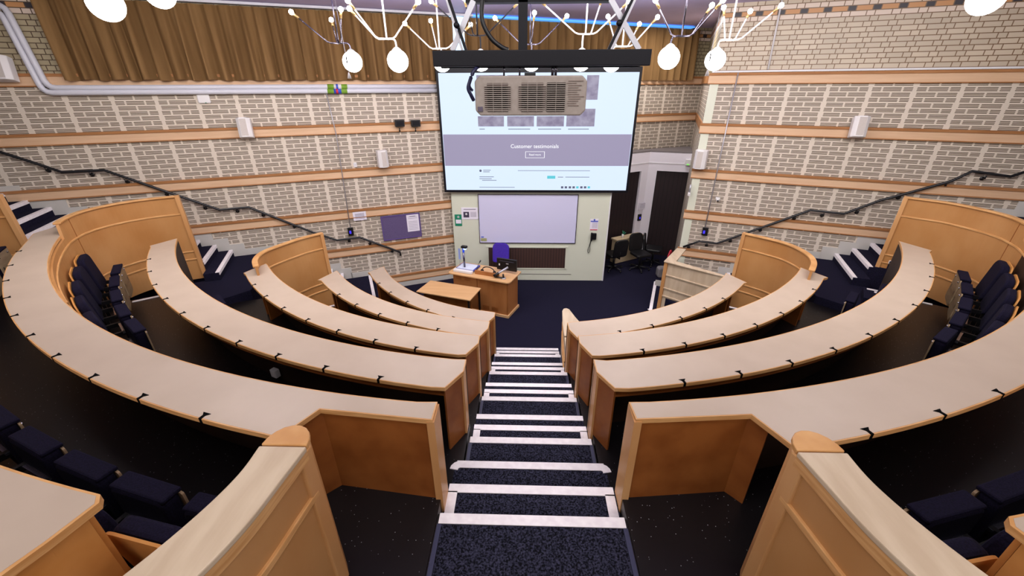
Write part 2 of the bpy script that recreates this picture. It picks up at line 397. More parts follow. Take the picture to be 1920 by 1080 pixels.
for z in ZR:
    u0 = .06; wood_rail('trim_%d' % (k+1), WR, u0, URE if z > 1.2 else 4.4, z); k += 1
for z in ZR[4:]:
    m = MB(); p = a+nn*.03; q = e+nn*.03
    m.hexa([p+Vector((0, 0, z)), q+Vector((0, 0, z)), q-nn*.05+Vector((0, 0, z)), p-nn*.05+Vector((0, 0, z)), p+Vector((0, 0, z+.17)), q+Vector((0, 0, z+.17)), q-nn*.05+Vector((0, 0, z+.17)), p-nn*.05+Vector((0, 0, z+.17))])
    m.build('trim_%d' % (k+1), rail_dark, kind='structure'); k += 1
# white ledge on the top rails
for W, u0, u1 in ((WR, .1, URE),):
    MB().hexa([W(u0, .07, 4.865), W(u1, .07, 4.865), W(u1, 0, 4.865), W(u0, 0, 4.865), W(u0, .07, 4.895), W(u1, .07, 4.895), W(u1, 0, 4.895), W(u0, 0, 4.895)]).build('trim_ledge', white, kind='structure')
# white skirting on the left below the last rail
MB().hexa([WL(-.75, .03, 0), WL(2.3, .03, 0), WL(2.3, 0, 0), WL(-.75, 0, 0), WL(-.75, .03, .13), WL(2.3, .03, .13), WL(2.3, 0, .13), WL(-.75, 0, .13)]).build('baseboard_left', stringer_m, kind='structure')

# ---- row geometry: (centre, inner radius) of each desk, from the aisle outwards
LV = {1: .4, 2: .8, 3: 1.2, 4: 1.6, 5: 2.0, 6: 2.4, 7: 2.8}
ROWL = {5: ((.08, 10.49), 8.40), 4: ((.30, 10.43), 7.33), 3: ((.12, 9.85), 5.69), 2: ((.05, 9.55), 4.38), 1: ((.17, 9.67), 3.55), 6: ((.10, 10.50), 9.62), 7: ((.1, 10.5), 10.6)}
ROWR = {5: ((.07, 10.51), 8.38), 4: ((-.20, 10.62), 7.51), 3: ((-.07, 10.13), 5.96), 2: ((-.03, 9.83), 4.68), 1: ((-.02, 9.67), 3.55), 6: ((.05, 10.5), 9.62), 7: ((.05, 10.5), 10.6)}
OUTL = {5: ((.30, 10.61), 8.99), 4: ((.29, 10.21), 7.53), 3: ((.11, 9.63), 5.90), 2: ((.19, 9.61), 4.88), 1: ((.50, 9.89), 4.28)}
OUTR = {5: ((-.15, 10.61), 8.99), 4: ((-.12, 10.31), 7.60), 3: ((.02, 9.74), 5.99), 2: ((-.10, 9.79), 5.07)}
ENDL = {7: -75, 6: -62, 5: -56, 4: -53.5, 3: -55, 2: -56, 1: -60}
def tier(k, side):
    R = ROWL if side == 'L' else ROWR; s = -1 if side == 'L' else 1
    (c, r) = R[k]
    end = ENDL[k]*-s
    # inner arc from the aisle to the end
    xe = (-.575 if k >= 5 else -.525) if side == 'L' else (.715 if k >= 5 else .685)
    a0 = math.degrees(math.asin((xe-c[0])/r))
    inner = arc(c, r+.03, a0, end, 40)
    if k < 7:
        c2, r2 = R[k+1]; outer = arc(c2, r2+.06, math.degrees(math.asin((xe-c2[0])/r2)), end*(.985 if k != 5 else 1.0), 40)
    else: outer = arc(c, 14, s*2, end, 40)
    MB().prism(inner+outer[::-1], 0, LV[k]).build('floor_tier', vinyl, kind='structure')
for k in range(1, 8):
    tier(k, 'L')
    if k != 99: tier(k, 'R')
# ---- central aisle: landings, steps, nosings
GN = {1: 6.0, 2: 4.99, 3: 3.97, 4: 2.93, 5: 1.85, 6: .62, 7: -.6}
AX0, AX1 = -.50, .66
r3 = .4/3
def nosing(name, x0, x1, y, z, label, ret=0, curve=False, wd=.07):
    m = MB()
    if curve:
        R = .09; pts = [(x0, y-R*.9)]+[(x0+R-R*math.cos(t), y-R*.9+R*.9*math.sin(t)) for t in (.4, .8, 1.2, 1.5)]
        path = pts+[(2*(x0+x1)/2-p[0], p[1]) for p in reversed(pts)]
        path = offset(path, -wd/2)
        m.ribbon(path, wd, z-.002, z+.006)
        m.box(((x0+x1)/2, y+.003, z-.022), (x1-x0-.1, .006, .045))
    else:
        m.box(((x0+x1)/2, y-wd/2, z+.002), (x1-x0, wd, .008))
        m.box(((x0+x1)/2, y+.003, z-.014), (x1-x0, .006, .034))
        if ret:
            for x in (x0+wd/2, x1-wd/2): m.box((x, y-wd-ret/2+.01, z+.002), (wd, ret, .008))
    return m.build(name, nosing_m, kind='structure')
for k in range(1, 8):
    z = LV[k]; y = GN[k]; yb = GN.get(k+1, -2.0)+(.7 if k < 7 else 0)
    xa, xb = (-.56, .70) if k >= 5 else (AX0, AX1)
    # landing under row k and its two lower steps
    MB().prism([(xa-.015, yb), (xb+.015, yb), (xb+.015, y), (xa-.015, y)], 0, z).build('floor_landing', vinyl, kind='structure')
    MB().box(((xa+xb)/2, (y-.075+yb)/2, z+.002), (xb-xa-.05, y-yb-.075, .004)).build('aisle_carpet', carpet_near, kind='structure')
    for x in (xa+.008, xb-.008): MB().box((x, (y-.075+yb)/2, z+.003), (.03, y-yb-.075, .007)).build('aisle_carpet_edge', carpet_edge, kind='structure')
    t = .34 if k == 5 else .295
    for j in (1, 2):
        zz = z-j*r3
        MB().prism([(xa-.012, y+(j-1)*t-.05), (xb+.012, y+(j-1)*t-.05), (xb+.012, y+j*t), (xa-.012, y+j*t)], 0, zz).build('floor_step', carpet_near, kind='structure')
    nosing('step_nosing', xa, xb, y, z, '')
    nosing('step_nosing', xa+.0, xb-.0, y+t, z-r3, '', ret=t-.07)
    nosing('step_nosing', xa-(.05 if k == 5 else .012), xb+(.05 if k == 5 else .012), y+2*t, z-2*r3, '', curve=(k == 5))
# ---- side stairs in the wall frames
def side_stairs(side):
    W = WL if side == 'L' else WR
    U = (lambda u: u) if side == 'L' else (lambda u: -u+.53)
    def blk(u0, u1, w0, w1, z, name='floor_side_step', mt=carpet):
        p = [W(U(u0), w0, 0), W(U(u1), w0, 0), W(U(u1), w1, 0), W(U(u0), w1, 0)]
        MB().prism([(q.x, q.y) for q in p], 0, z).build(name, mt, kind='structure')
    def nos(u, w0, w1, z):
        dx = -.06
        m = MB(); ps = [W(U(u+dx), w0, z-.002), W(U(u+.004), w0, z-.002), W(U(u+.004), w1, z-.002), W(U(u+dx), w1, z-.002)]
        m.prism([(q.x, q.y) for q in ps], z-.002, z+.008)
        ps = [W(U(u-.004), w0, 0), W(U(u+.008), w0, 0), W(U(u+.008), w1, 0), W(U(u-.004), w1, 0)]
        m.prism([(q.x, q.y) for q in ps], z-.05, z+.004)
        m.build('step_nosing', nosing_m, kind='structure')
    WD = 1.5
    blk(-.2-8.8, -5.32-.26*3, 0, WD, 3.14, 'floor_side_landing')
    for i in range(5, 0, -1):
        pass
    # upper flight 2.24 -> 3.14
    for i in range(1, 6):
        z = 2.24+.15*i; u1 = -4.60-.26*(i-1); blk(u1-.26, u1, 0, WD, z); nos(u1, .02, WD, z)
    blk(-4.6, -3.86, 0, 1.5, 2.24, 'floor_side_landing'); nos(-3.86, .02, WD, 2.24)
    for i in range(1, 6):
        z = 1.34+.15*i; u1 = -2.56-.26*(i-1); wm = 1.3 if i == 1 else 1.04; blk(u1-.26, u1, 0, wm, z); nos(u1, .02, wm, z)
    # middle landing reaches the row ends
    P = [W(U(-2.56), 0, 0), W(U(-1.55), 0, 0)]
    far = [(-4.95, 6.55), (-5.3, 6.1), (-5.7, 5.85), (-6.05, 6.0), (-6.35, 6.2), (-6.4, 6.7), (-6.0, 6.95)]
    if side == 'R': far = [mir(p) for p in far]
    MB().prism([(q.x, q.y) for q in P]+far, 0, 1.34).build('floor_side_landing', carpet, kind='structure')
    nos(-1.55, .02, 1.5, 1.34)
    for i in range(1, 6):
        z = .44+.15*i; u1 = -.47-.22*(i-1); blk(u1-.22, u1, 0, 1.2, z); nos(u1, .02, 1.2, z)
    P = [W(U(-.47), 0, 0), W(U(.15), 0, 0), W(U(.15), 1.9, 0)]
    far = [(-3.2, 7.3), (-3.6, 6.9), (-4.1, 7.3)]
    if side == 'R':
        P = [W(U(-.47), 0, 0), W(U(.35), 0, 0)]
        far = [(3.55, 8.9), (3.12, 8.2), (3.5, 7.1), (3.9, 7.0), (4.3, 7.3)]
    MB().prism([(q.x, q.y) for q in P]+far, 0, .43).build('floor_side_landing', carpet, kind='structure')
    if side == 'L':
        nos(.15, .03, 1.3, .43)
        blk(.15, .4, 0, 1.25, .29); nos(.4, .03, 1.25, .29); blk(.4, .66, 0, 1.2, .15); nos(.66, .03, 1.2, .15)
    # stepped stringer board on the wall
    m = MB()
    def sb(u0, u1, z0, z1):
        ps = [W(U(u0), .016, 0), W(U(u1), .016, 0), W(U(u1), 0, 0), W(U(u0), 0, 0)]
        m.prism([(q.x, q.y) for q in ps], z0, z1)
    for i in range(1, 7):
        z = 2.24+.15*i; u1 = -4.60-.26*(i-1); sb(u1-.02, u1+.24, z-.3, z+.12)
    sb(-4.4, -3.6, 2.2, 2.38)
    for i in range(1, 7):
        z = 1.34+.15*i; u1 = -2.56-.26*(i-1); sb(u1-.02, u1+.24, z-.3, z+.12)
    sb(-2.34, -1.3, 1.3, 1.48)
    for i in range(1, 7):
        z = .44+.15*i; u1 = -.47-.22*(i-1); sb(u1-.02, u1+.2, z-.3, z+.12)
    sb(-.3, .35, .3, .56); sb(.35, .6, .1, .42); sb(.6, .84, 0, .28)
    m.build('trim_stringer', stringer_m, kind='structure')
side_stairs('L'); side_stairs('R')
# steps at the open ends of rows
def radial_step(side, k, ang0, ang1, z, r0, r1):
    (c, r) = (ROWL if side == 'L' else ROWR)[k]; s = 1 if side == 'R' else -1
    pa = arc(c, r0, s*ang0, s*ang1, 4); pb = arc(c, r1, s*ang0, s*ang1, 4)
    MB().prism(pa+pb[::-1], 0, z).build('floor_row_step', carpet, kind='structure')
def radial_nosing(side, k, ang, z, r0, r1):
    (c, r) = (ROWL if side == 'L' else ROWR)[k]; s = 1 if side == 'R' else -1
    p0 = arc(c, r0, s*ang, s*ang, 1)[0]; p1 = arc(c, r1, s*ang, s*ang, 1)[0]
    m = MB(); m.ribbon([p0, p1], .05, z-.002, z+.008); m.build('step_nosing', nosing_m, kind='structure')
for s in 'LR':
    radial_step(s, 4, 53.2, 57.0, 1.47, 7.3, 7.75)
    radial_nosing(s, 4, 53.2, 1.6, 7.4, 8.1); radial_nosing(s, 4, 56.6, 1.47, 7.35, 7.75)
    radial_nosing(s, 2, 55.7, .8, 4.4, 5.2)

# ---- front service block with whiteboard panel
m = MB(); Y0 = 9.97
m.prism([(-1.79, Y0), (2.1, Y0), (2.1, Y0+.35), (-1.1, Y0+.35)], 0, 2.42)
m.build('wall_front', pale_green, kind='structure')
m = MB()
m.box((.075, Y0-.008, .335), (2.10, .016, .03)); m.box((.075, Y0-.008, .93), (2.10, .016, .03))
m.box((-.93, Y0-.008, .63), (.03, .016, .6)); m.box((1.085, Y0-.008, .63), (.03, .016, .6))
m.build('trim_vent_frame', pale_green, kind='structure')
MB().quad((-.915, Y0-.004, .35), (1.07, Y0-.004, .35), (1.07, Y0-.004, .915), (-.915, Y0-.004, .915)).build('wall_vent', brown_rib, uvf=lambda co: (co.x, co.z), kind='structure')
MB().box((.1, Y0-.004, .175), (2.3, .008, .012)).build('trim_vent_lower', grey_ledge, kind='structure')
MB().box((2.085, Y0-.006, 1.2), (.03, .012, 2.4)).build('trim_front_corner', white, kind='structure')

# ---- recess partition
PA, PB, PC = Vector((1.85, 11.02, 0)), Vector((3.47, 11.98, 0)), Vector((4.60, 11.64, 0))
def seg(m, p, q, off, t, z0, z1, mi=0):
    d = (q-p).normalized(); n = Vector((d.y, -d.x, 0))   # towards the room
    A = p+n*off; B = q+n*off
    return m.hexa([A+Vector((0, 0, z0)), B+Vector((0, 0, z0)), B-n*t+Vector((0, 0, z0)), A-n*t+Vector((0, 0, z0)), A+Vector((0, 0, z1)), B+Vector((0, 0, z1)), B-n*t+Vector((0, 0, z1)), A-n*t+Vector((0, 0, z1))], mi)
m = MB(); seg(m, PA, PB, 0, .12, 2.5, 3.0); seg(m, PB, PC, 0, .12, 2.5, 3.0)
dl = (PB-PA).normalized(); dr = (PC-PB).normalized()
seg(m, PB-dl*.25, PB, 0, .12, 0, 2.5); seg(m, PB, PB+dr*.24, 0, .12, 0, 2.5)
m.build('wall_partition', frame_white, kind='structure')
m = MB(); seg(m, PA, PB, -.06, .04, 0, 2.5); seg(m, PB, PC, -.06, .04, 0, 2.5)
m.build('wall_partition_panels', dark_rib, uvf=lambda co: (co.x, co.z), kind='structure')
MB().prism([(1.85, 11.02), (3.47, 11.98), (4.6, 11.64), (4.85, 12.9), (1.0, 11.3)], 2.99, 3.03).build('trim_partition_ledge', grey_ledge, kind='structure')
m = MB()
for p, q in ((PA, PB), (PB, PC)): seg(m, p, q, .01, .01, 2.70, 2.72)
m.build('trim_partition_line', white, kind='structure')

# ================================================================== DESKS
HOOK = {('L', 5): [-49.7, -45.7, -41.8, -37.9, -34.1, -30.2, -26.4, -22.6, -18.9, -15.2],
        ('L', 4): [-51.5, -47, -42.5, -38, -33.6, -29.2, -24.8, -20.5, -16.2, -11.9],
        ('L', 3): [-45.7, -40.4, -35, -29.5, -24, -18.5, -13.2],
        ('L', 2): [-42.1, -35.7, -29.2, -22.8, -16.8],
        ('L', 1): [-52.2, -45.2, -37.7, -30.6, -23.4],
        ('R', 5): [14.6, 18.5, 22.4, 26.3, 30.2, 34.1, 37.9, 41.8],
        ('R', 4): [51.5, 46.9, 42.4, 37.9, 33.4, 28.9, 24.4, 20, 15.7, 11.5],
        ('R', 3): [45.3, 39.9, 34.5, 29, 23.6, 18.2, 13],
        ('R', 2): [41.3, 35.2, 28.9, 22.8, 16.8]}
FAR = {('L', 5): [(-6.56, 4.82), (-7.12, 5.51), (-7.13, 5.82), (-7.02, 5.89)], ('L', 4): [(-6.05, 6.11), (-5.88, 6.48)], ('L', 3): [(-4.53, 5.96), (-4.39, 6.36)],
       ('L', 2): [(-3.68, 6.56), (-3.51, 6.99)], ('L', 1): [(-3.26, 7.80), (-3.03, 8.14)],
       ('R', 4): [(6.28, 6.14), (6.12, 6.57)], ('R', 3): [(4.74, 5.98), (4.55, 6.38)], ('R', 2): [(3.90, 6.62), (3.71, 7.03)]}
FAR[('R', 5)] = [mir(p) for p in FAR[('L', 5)]]
AISLE = {('L', 5): [(-.57, 2.13), (-.57, 1.96), (-1.33, 2.04), (-1.47, 1.79)], ('L', 4): [(-.53, 3.16), (-.53, 2.98), (-.66, 2.75)],
         ('L', 3): [(-.52, 4.19), (-.52, 4.03), (-.64, 3.80)], ('L', 2): [(-.49, 5.19), (-.5, 5.0), (-.60, 4.78)], ('L', 1): [(-.48, 6.17), (-.49, 6.02), (-.62, 5.76)],
         ('R', 5): [(.71, 2.16), (.72, 2.0), (1.47, 2.06), (1.58, 1.82)], ('R', 4): [(.66, 3.19), (.66, 3.0), (.78, 2.78)],
         ('R', 3): [(.66, 4.22), (.66, 4.06), (.77, 3.81)], ('R', 2): [(.64, 5.19), (.65, 5.0), (.75, 4.77)]}
WORD = {5: 'rear', 4: 'fourth', 3: 'middle', 2: 'second', 1: 'front'}
LAB = {('L', 5): 'big curved maple edged desk on the left, nearest row, wrapping past the navy folding seats',
       ('L', 4): 'curved desk on the left, next beyond the big nearest one, plug box under it',
       ('L', 3): 'middle of the five left desks, its far end touching the lower curved screen',
       ('L', 2): 'curved desk on the left, second from the low front table',
       ('L', 1): 'shortest curved desk on the left, right behind the small wooden table',
       ('R', 5): 'big curved desk right of the aisle, nearest the camera, running off the right edge',
       ('R', 4): 'curved desk right of the aisle, second from the camera, ending before the tall right screen',
       ('R', 3): 'curved desk right of the aisle, third from the camera, ending at the lower curved screen',
       ('R', 2): 'shortest curved desk right of the aisle, foremost row behind the pale boxed screen'}
def ang(c, p): return math.degrees(math.atan2(p[0]-c[0], c[1]-p[1]))
def desk(side, k):
    z = LV[k]+.75; (c, r) = (ROWL if side == 'L' else ROWR)[k]; (co, ro) = (OUTL if side == 'L' else OUTR)[k]
    A = AISLE[(side, k)]; F = FAR[(side, k)]
    inner = arc(c, r, ang(c, A[0]), ang(c, F[-1]), 56)
    outer = arc(co, ro, ang(co, A[-1]), ang(co, F[0]), 56)
    inner[0] = A[0]; inner[-1] = F[-1]; outer[0] = A[-1]; outer[-1] = F[0]
    poly = inner+F[-2:0:-1]+outer[::-1]+A[-2:0:-1]
    mid = inner[20]
    t = thing('curved_desk', LAB[(side, k)], 'desk', (mid[0], mid[1], LV[k]), 'curved lecture desks')
    # top: laminate face inset in a maple edge
    m = MB(); m.prism(poly, z-.036, z-.001)
    m.build('edge_band', maple_edge, t)
    n = len(poly)
    ins = []
    area2 = sum(poly[i][0]*poly[(i+1) % n][1]-poly[(i+1) % n][0]*poly[i][1] for i in range(n)); sg = 1 if area2 > 0 else -1
    for i in range(n):
        p0, p1, p2 = poly[i-1], poly[i], poly[(i+1) % n]
        d1 = Vector((p1[0]-p0[0], p1[1]-p0[1])).normalized(); d2 = Vector((p2[0]-p1[0], p2[1]-p1[1])).normalized()
        n1 = Vector((-d1.y, d1.x))*sg; n2 = Vector((-d2.y, d2.x))*sg; bb = (n1+n2)
        bb = bb/max(.3, bb.length_squared)*2 if bb.length > 1e-6 else n1
        q = Vector(p1)+bb*.009; ins.append((q.x, q.y))
    MB().prism(ins, z-.004, z).build('worktop', laminate, t)
    # modesty panel down to the tier in front
    lo = LV.get(k-1, 0)
    endp = len(inner)-1
    pan = [(p[0], p[1]) for p in offset(inner, 0.022*(1 if side == 'L' else -1))]
    pan = arc(c, r+.016, ang(c, A[0]), ang(c, inner[-1]), 56)
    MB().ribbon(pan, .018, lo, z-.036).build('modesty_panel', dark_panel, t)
    if k <= 4:
        ai, ao = ang(c, A[0]), ang(co, A[-1]); fe = ang(c, inner[-1]); s_ = .72
        sh_i = arc(c, r+.10, ai*1.15, ai+(fe-ai)*s_, 36); sh_o = arc(co, ro-.05, ao*1.02, ao+(ang(co, outer[-1])-ao)*s_, 36)
        MB().prism(sh_i+sh_o[::-1], z-.125, z-.105).build('book_shelf', gable, t)
    # aisle end post and gable
    s = -1 if side == 'L' else 1
    if k == 5:
        x0, x1 = A[1][0], A[2][0]
        m = MB(); m.ribbon([(x0+s*.02, A[1][1]+.02), (x1, A[2][1]+.03), (A[3][0]*1+s*-.02, A[3][1]+.17)], .02, LV[k], z-.036)
        m.build('end_panel', maple if False else gable, t)
        m = MB(); m.box((x0+s*.015, (A[0][1]+A[1][1])/2+.0, (LV[k]+z)/2-.15), (.05, .17, z-LV[k]+.26)); m.build('end_post', maple_post, t)
    else:
        m = MB(); m.box((A[0][0]+s*.02, (A[0][1]+A[1][1])/2, (LV[k]+z-.036)/2-.07), (.028, A[0][1]-A[1][1], z-.036-LV[k]+.14)); m.build('end_post', maple_post, t)
        m = MB(); m.ribbon([(A[1][0]+s*.03, A[1][1]+.01), (A[2][0]+s*.015, A[2][1]+.03)], .018, LV[k], z-.036); m.build('gable', gable, t)
    # support gables further out
    for fr in ((.9, .96) if k in (1, 2, 3) else ()):
        i = int(fr*56); p = inner[i]; q = outer[min(56, int(fr*56))]
        vv = Vector((q[0]-p[0], q[1]-p[1])).normalized()
        MB().ribbon([(p[0]+vv.x*.03, p[1]+vv.y*.03), (p[0]+vv.x*.27, p[1]+vv.y*.27)], .02, LV[k], z-.036).build('gable', gable, t)
    # cable clips let into the near edge
    first = None
    for a_ in HOOK[(side, k)]:
        ta = math.radians(a_); rad = Vector((math.sin(ta), -math.cos(ta), 0)); tan = Vector((math.cos(ta), math.sin(ta), 0)); o = Vector((co[0], co[1], z))
        m = MB()
        pr = [(-.032, -.052), (.032, -.052), (.011, -.03), (.011, .002), (-.011, .002), (-.011, -.03)]
        base = o+rad*ro
        pts = [base+tan*p[0]+rad*p[1] for p in pr]
        m.prism([(p.x, p.y) for p in pts], z-.038, z+.003)
        m.build('cable_clip', clip_m, t)
    return t
for kk in (5, 4, 3, 2, 1): desk('L', kk)
for kk in (5, 4, 3, 2): desk('R', kk)
# desks of the row around the camera
def back_desk(side):
    z = LV[6]+.75; s = -1 if side == 'L' else 1; c = (XC, 10.5)
    f = (lambda p: p) if side == 'L' else mir
    a1 = -45
    inner = arc(c, 9.575, ang(c, (-1.73, 1.10)), a1, 40); outer = arc(c, 10.05, ang(c, (-1.83, .62)), a1, 40)
    poly = inner+outer[::-1]+[(-1.74, .9), (-1.70, 1.06)]
    poly = [f(p) for p in poly]; inner = [f(p) for p in inner]
    t = thing('curved_desk', 'curved desk cut off by the bottom left corner of the picture' if side == 'L' else 'curved desk cut off by the bottom right corner of the picture', 'desk', (inner[10][0], inner[10][1], LV[6]), 'curved lecture desks')
    MB().prism(poly, z-.036, z-.001).build('edge_band', maple_edge, t)
    cx = sum(p[0] for p in poly)/len(poly)
    pol2 = [f(p) for p in arc(c, 9.585, ang(c, (-1.74, 1.09)), a1+.1, 40)+arc(c, 10.04, ang(c, (-1.85, .63)), a1+.1, 40)[::-1]+[(-1.755, .9), (-1.715, 1.055)]]
    MB().prism(pol2, z-.004, z).build('worktop', laminate, t)
    MB().ribbon([f(p) for p in arc(c, 9.61, ang(c, (-1.80, 1.1)), a1, 40)], .02, LV[5], z-.036).build('modesty_panel', ply_o, t)
    MB().ribbon([f(p) for p in [(-1.79, 1.05), (-1.80, .92), (-1.92, .55)]], .022, LV[5], z-.036).build('end_panel', ply_o, t)
back_desk('L'); back_desk('R')

# ================================================================== TALL CURVED SCREENS
def tall_screen(label, path, z0, z1, mids, side, capw=.085, mat=maple, capmat=maple_edge, vj=(), head=0, zhead=0):
    # path runs from the desk to the free end post; the first `head` points pass under the desk edge
    t = thing('curved_screen', label, 'screen', (path[-1][0], path[-1][1], z0), 'curved maple screens between the rows')
    n = len(path)
    MB().ribbon(path, .035, z0, [zhead if i < head else z1 for i in range(n)]).build('panel', mat, t)
    MB().ribbon(path[head:], capw, z1-.0, z1+.03).build('cap_rail', capmat, t, bevel=.008)
    for zm in mids: MB().ribbon(path, .06, zm-.014, zm+.014).build('mid_rail', maple_edge, t, bevel=.006)
    e0, e1 = Vector(path[-1]), Vector(path[-3]); d = (e0-e1).normalized()
    MB().box((e0.x+d.x*.02, e0.y+d.y*.02, (z0+z1)/2+.015), (.06, .085, z1-z0+.03), (d.x, d.y, 0)).build('end_post', maple_post, t)
    for i in vj:
        p = Vector(path[i]); d = (Vector(path[i+1])-Vector(path[i])).normalized()
        MB().box((p.x, p.y, (z0+z1)/2), (.01, .042, z1-z0-.02), (d.x, d.y, 0)).build('panel_joint', gable, t)
    return t
cA, rA = ROWL[5]
# behind the fourth row: follows the rear desk, curls in at its end
headA = arc(cA, rA-.006, -34, -52, 16)
curl = spline([headA[-1], (-6.76, 5.66), (-6.90, 6.10), (-6.78, 6.56), (-6.50, 6.88), (-6.17, 7.08)], 8)
tall_screen('tall curved maple screen in front of the big left desk, behind four navy folding seats', headA+curl[1:], 1.34, 2.90, (2.60, 1.89, 1.74), 'L', vj=(26,), head=20, zhead=2.70)
curlRA = spline([mir(headA[-1]), (6.92, 5.68), (7.06, 6.16), (6.92, 6.76), (6.52, 7.17)], 8)
tall_screen('tall curved maple screen at the far right, in front of the big right desk', [mir(p) for p in headA]+curlRA[1:], 1.34, 2.90, (2.60, 1.89, 1.74), 'R', vj=(26,), head=20, zhead=2.70)
curlC = spline([(-4.22, 5.86), (-4.38, 6.10), (-4.46, 6.34), (-4.45, 6.58), (-4.32, 6.90), (-4.15, 7.22), (-3.93, 7.47)], 6)
tall_screen('lower curved maple screen at the end of the middle left desk', curlC, .43, 2.09, (1.81, 1.10, .95), 'L')
curlR = spline([(4.38, 5.88), (4.62, 6.22), (4.74, 6.58), (4.70, 7.02), (4.49, 7.34), (4.21, 7.62)], 6)
tall_screen('lower curved maple screen at the end of the third right desk', curlR, .43, 2.09, (1.81, 1.10, .95), 'R')
# far left one, in front of the row around the camera
tall_screen('maple screen cut off by the left edge of the picture, beside the stairs', spline([(-7.6, 3.6), (-8.15, 4.25), (-8.5, 4.93), (-8.46, 5.40), (-8.16, 5.70), (-7.82, 5.86)], 6), 2.0, 3.20, (2.9, 2.3), 'L')
# pale boxed screen in front of the first right row
def boxed():
    t = thing('boxed_screen', 'pale maple boxed screen with three thin rails beside the lower right stairs', 'screen', (3.05, 8.2, 0), 'curved maple screens between the rows')
    front = [(4.0, 7.42), (3.06, 8.26)]; side_ = [(3.06, 8.26), (3.3, 8.62), (3.56, 9.02)]
    m = MB(); m.ribbon(front, .05, 0, 1.26); m.ribbon(side_, .05, 0, 1.26); m.build('panel', maple_pale, t)
    capf = [(4.0, 7.46), (3.08, 8.29)]
    m = MB(); m.prism([(4.0, 7.38), (3.97, 7.50), (3.24, 8.22), (3.7, 8.95), (3.52, 9.03), (2.98, 8.22)], 1.26, 1.29); m.build('cap_rail', maple_pale, t, bevel=.008)
    for zm in (.97, .66, .47):
        d = Vector((4.0-3.06, 7.42-8.26)).normalized(); n = Vector((d.y, -d.x))
        if n.y > 0: n = -n
        MB().ribbon([(4.0+n.x*.03, 7.42+n.y*.03), (3.06+n.x*.03, 8.26+n.y*.03)], .03, zm-.015, zm+.015).build('mid_rail', maple_pale, t, bevel=.005)
    MB().box((3.05, 8.24, .64), (.07, .07, 1.28), (.75, -.66, 0)).build('corner_post', maple_post, t)
    # low platform edge with white strip at its foot
    m = MB(); path = [(2.80, 8.17), (2.86, 8.1), (2.98, 8.05)]
    path2 = [(2.79, 8.16), (3.32, 9.60), (3.36, 9.66), (3.46, 9.69)]
    MB().ribbon([(2.84, 8.14)]+[(3.34, 9.55)], .07, .13, .142).build('step_nosing', nosing_m, kind='structure')
    MB().prism([(2.8, 8.16), (3.31, 9.6), (3.5, 9.66), (3.6, 9.0), (3.05, 8.2)], 0, .13).build('floor_low_step', carpet, kind='structure')
    MB().ribbon([(3.34, 9.55), (3.36, 9.62), (3.42, 9.65), (3.6, 9.6)], .07, .13, .142).build('step_nosing', nosing_m, kind='structure')
    MB().ribbon([(2.82, 8.2), (2.84, 8.13), (2.9, 8.1), (3.0, 8.14)], .07, .128, .141).build('step_nosing', nosing_m, kind='structure')
boxed()
def aisle_screen():
    t = thing('aisle_screen', 'small rounded maple screen standing at the right foot of the aisle steps', 'screen', (.72, 6.4, 0), 'curved maple screens between the rows')
    path = spline([(.665, 5.22), (.69, 5.9), (.73, 6.42)], 5)
    pathb = spline([(.80, 6.44), (.90, 6.0), (1.05, 5.7)], 5)
    m = MB(); m.ribbon(path, .03, .13, 1.03); m.build('panel', maple_pale, t)
    MB().prism([(.655, 5.6), (.66, 6.0), (.69, 6.42), (.72, 6.50), (.77, 6.52), (.82, 6.48), (.90, 6.2), (1.02, 5.85), (1.1, 5.6)], 1.03, 1.06).build('cap_rail', maple_pale, t, bevel=.008)
    MB().ribbon(pathb, .03, 0, 1.03).build('panel', maple, t)
    MB().prism([(.70, 6.40), (.72, 6.49), (.77, 6.51), (.82, 6.45), (.8, 6.36)], 0, 1.03).build('end_post', maple_pale, t, bevel=.01)
    for zm in (.82, .62): MB().ribbon([(p[0]-.02, p[1]) for p in path], .025, zm-.014, zm+.014).build('mid_rail', maple_edge, t)
aisle_screen()
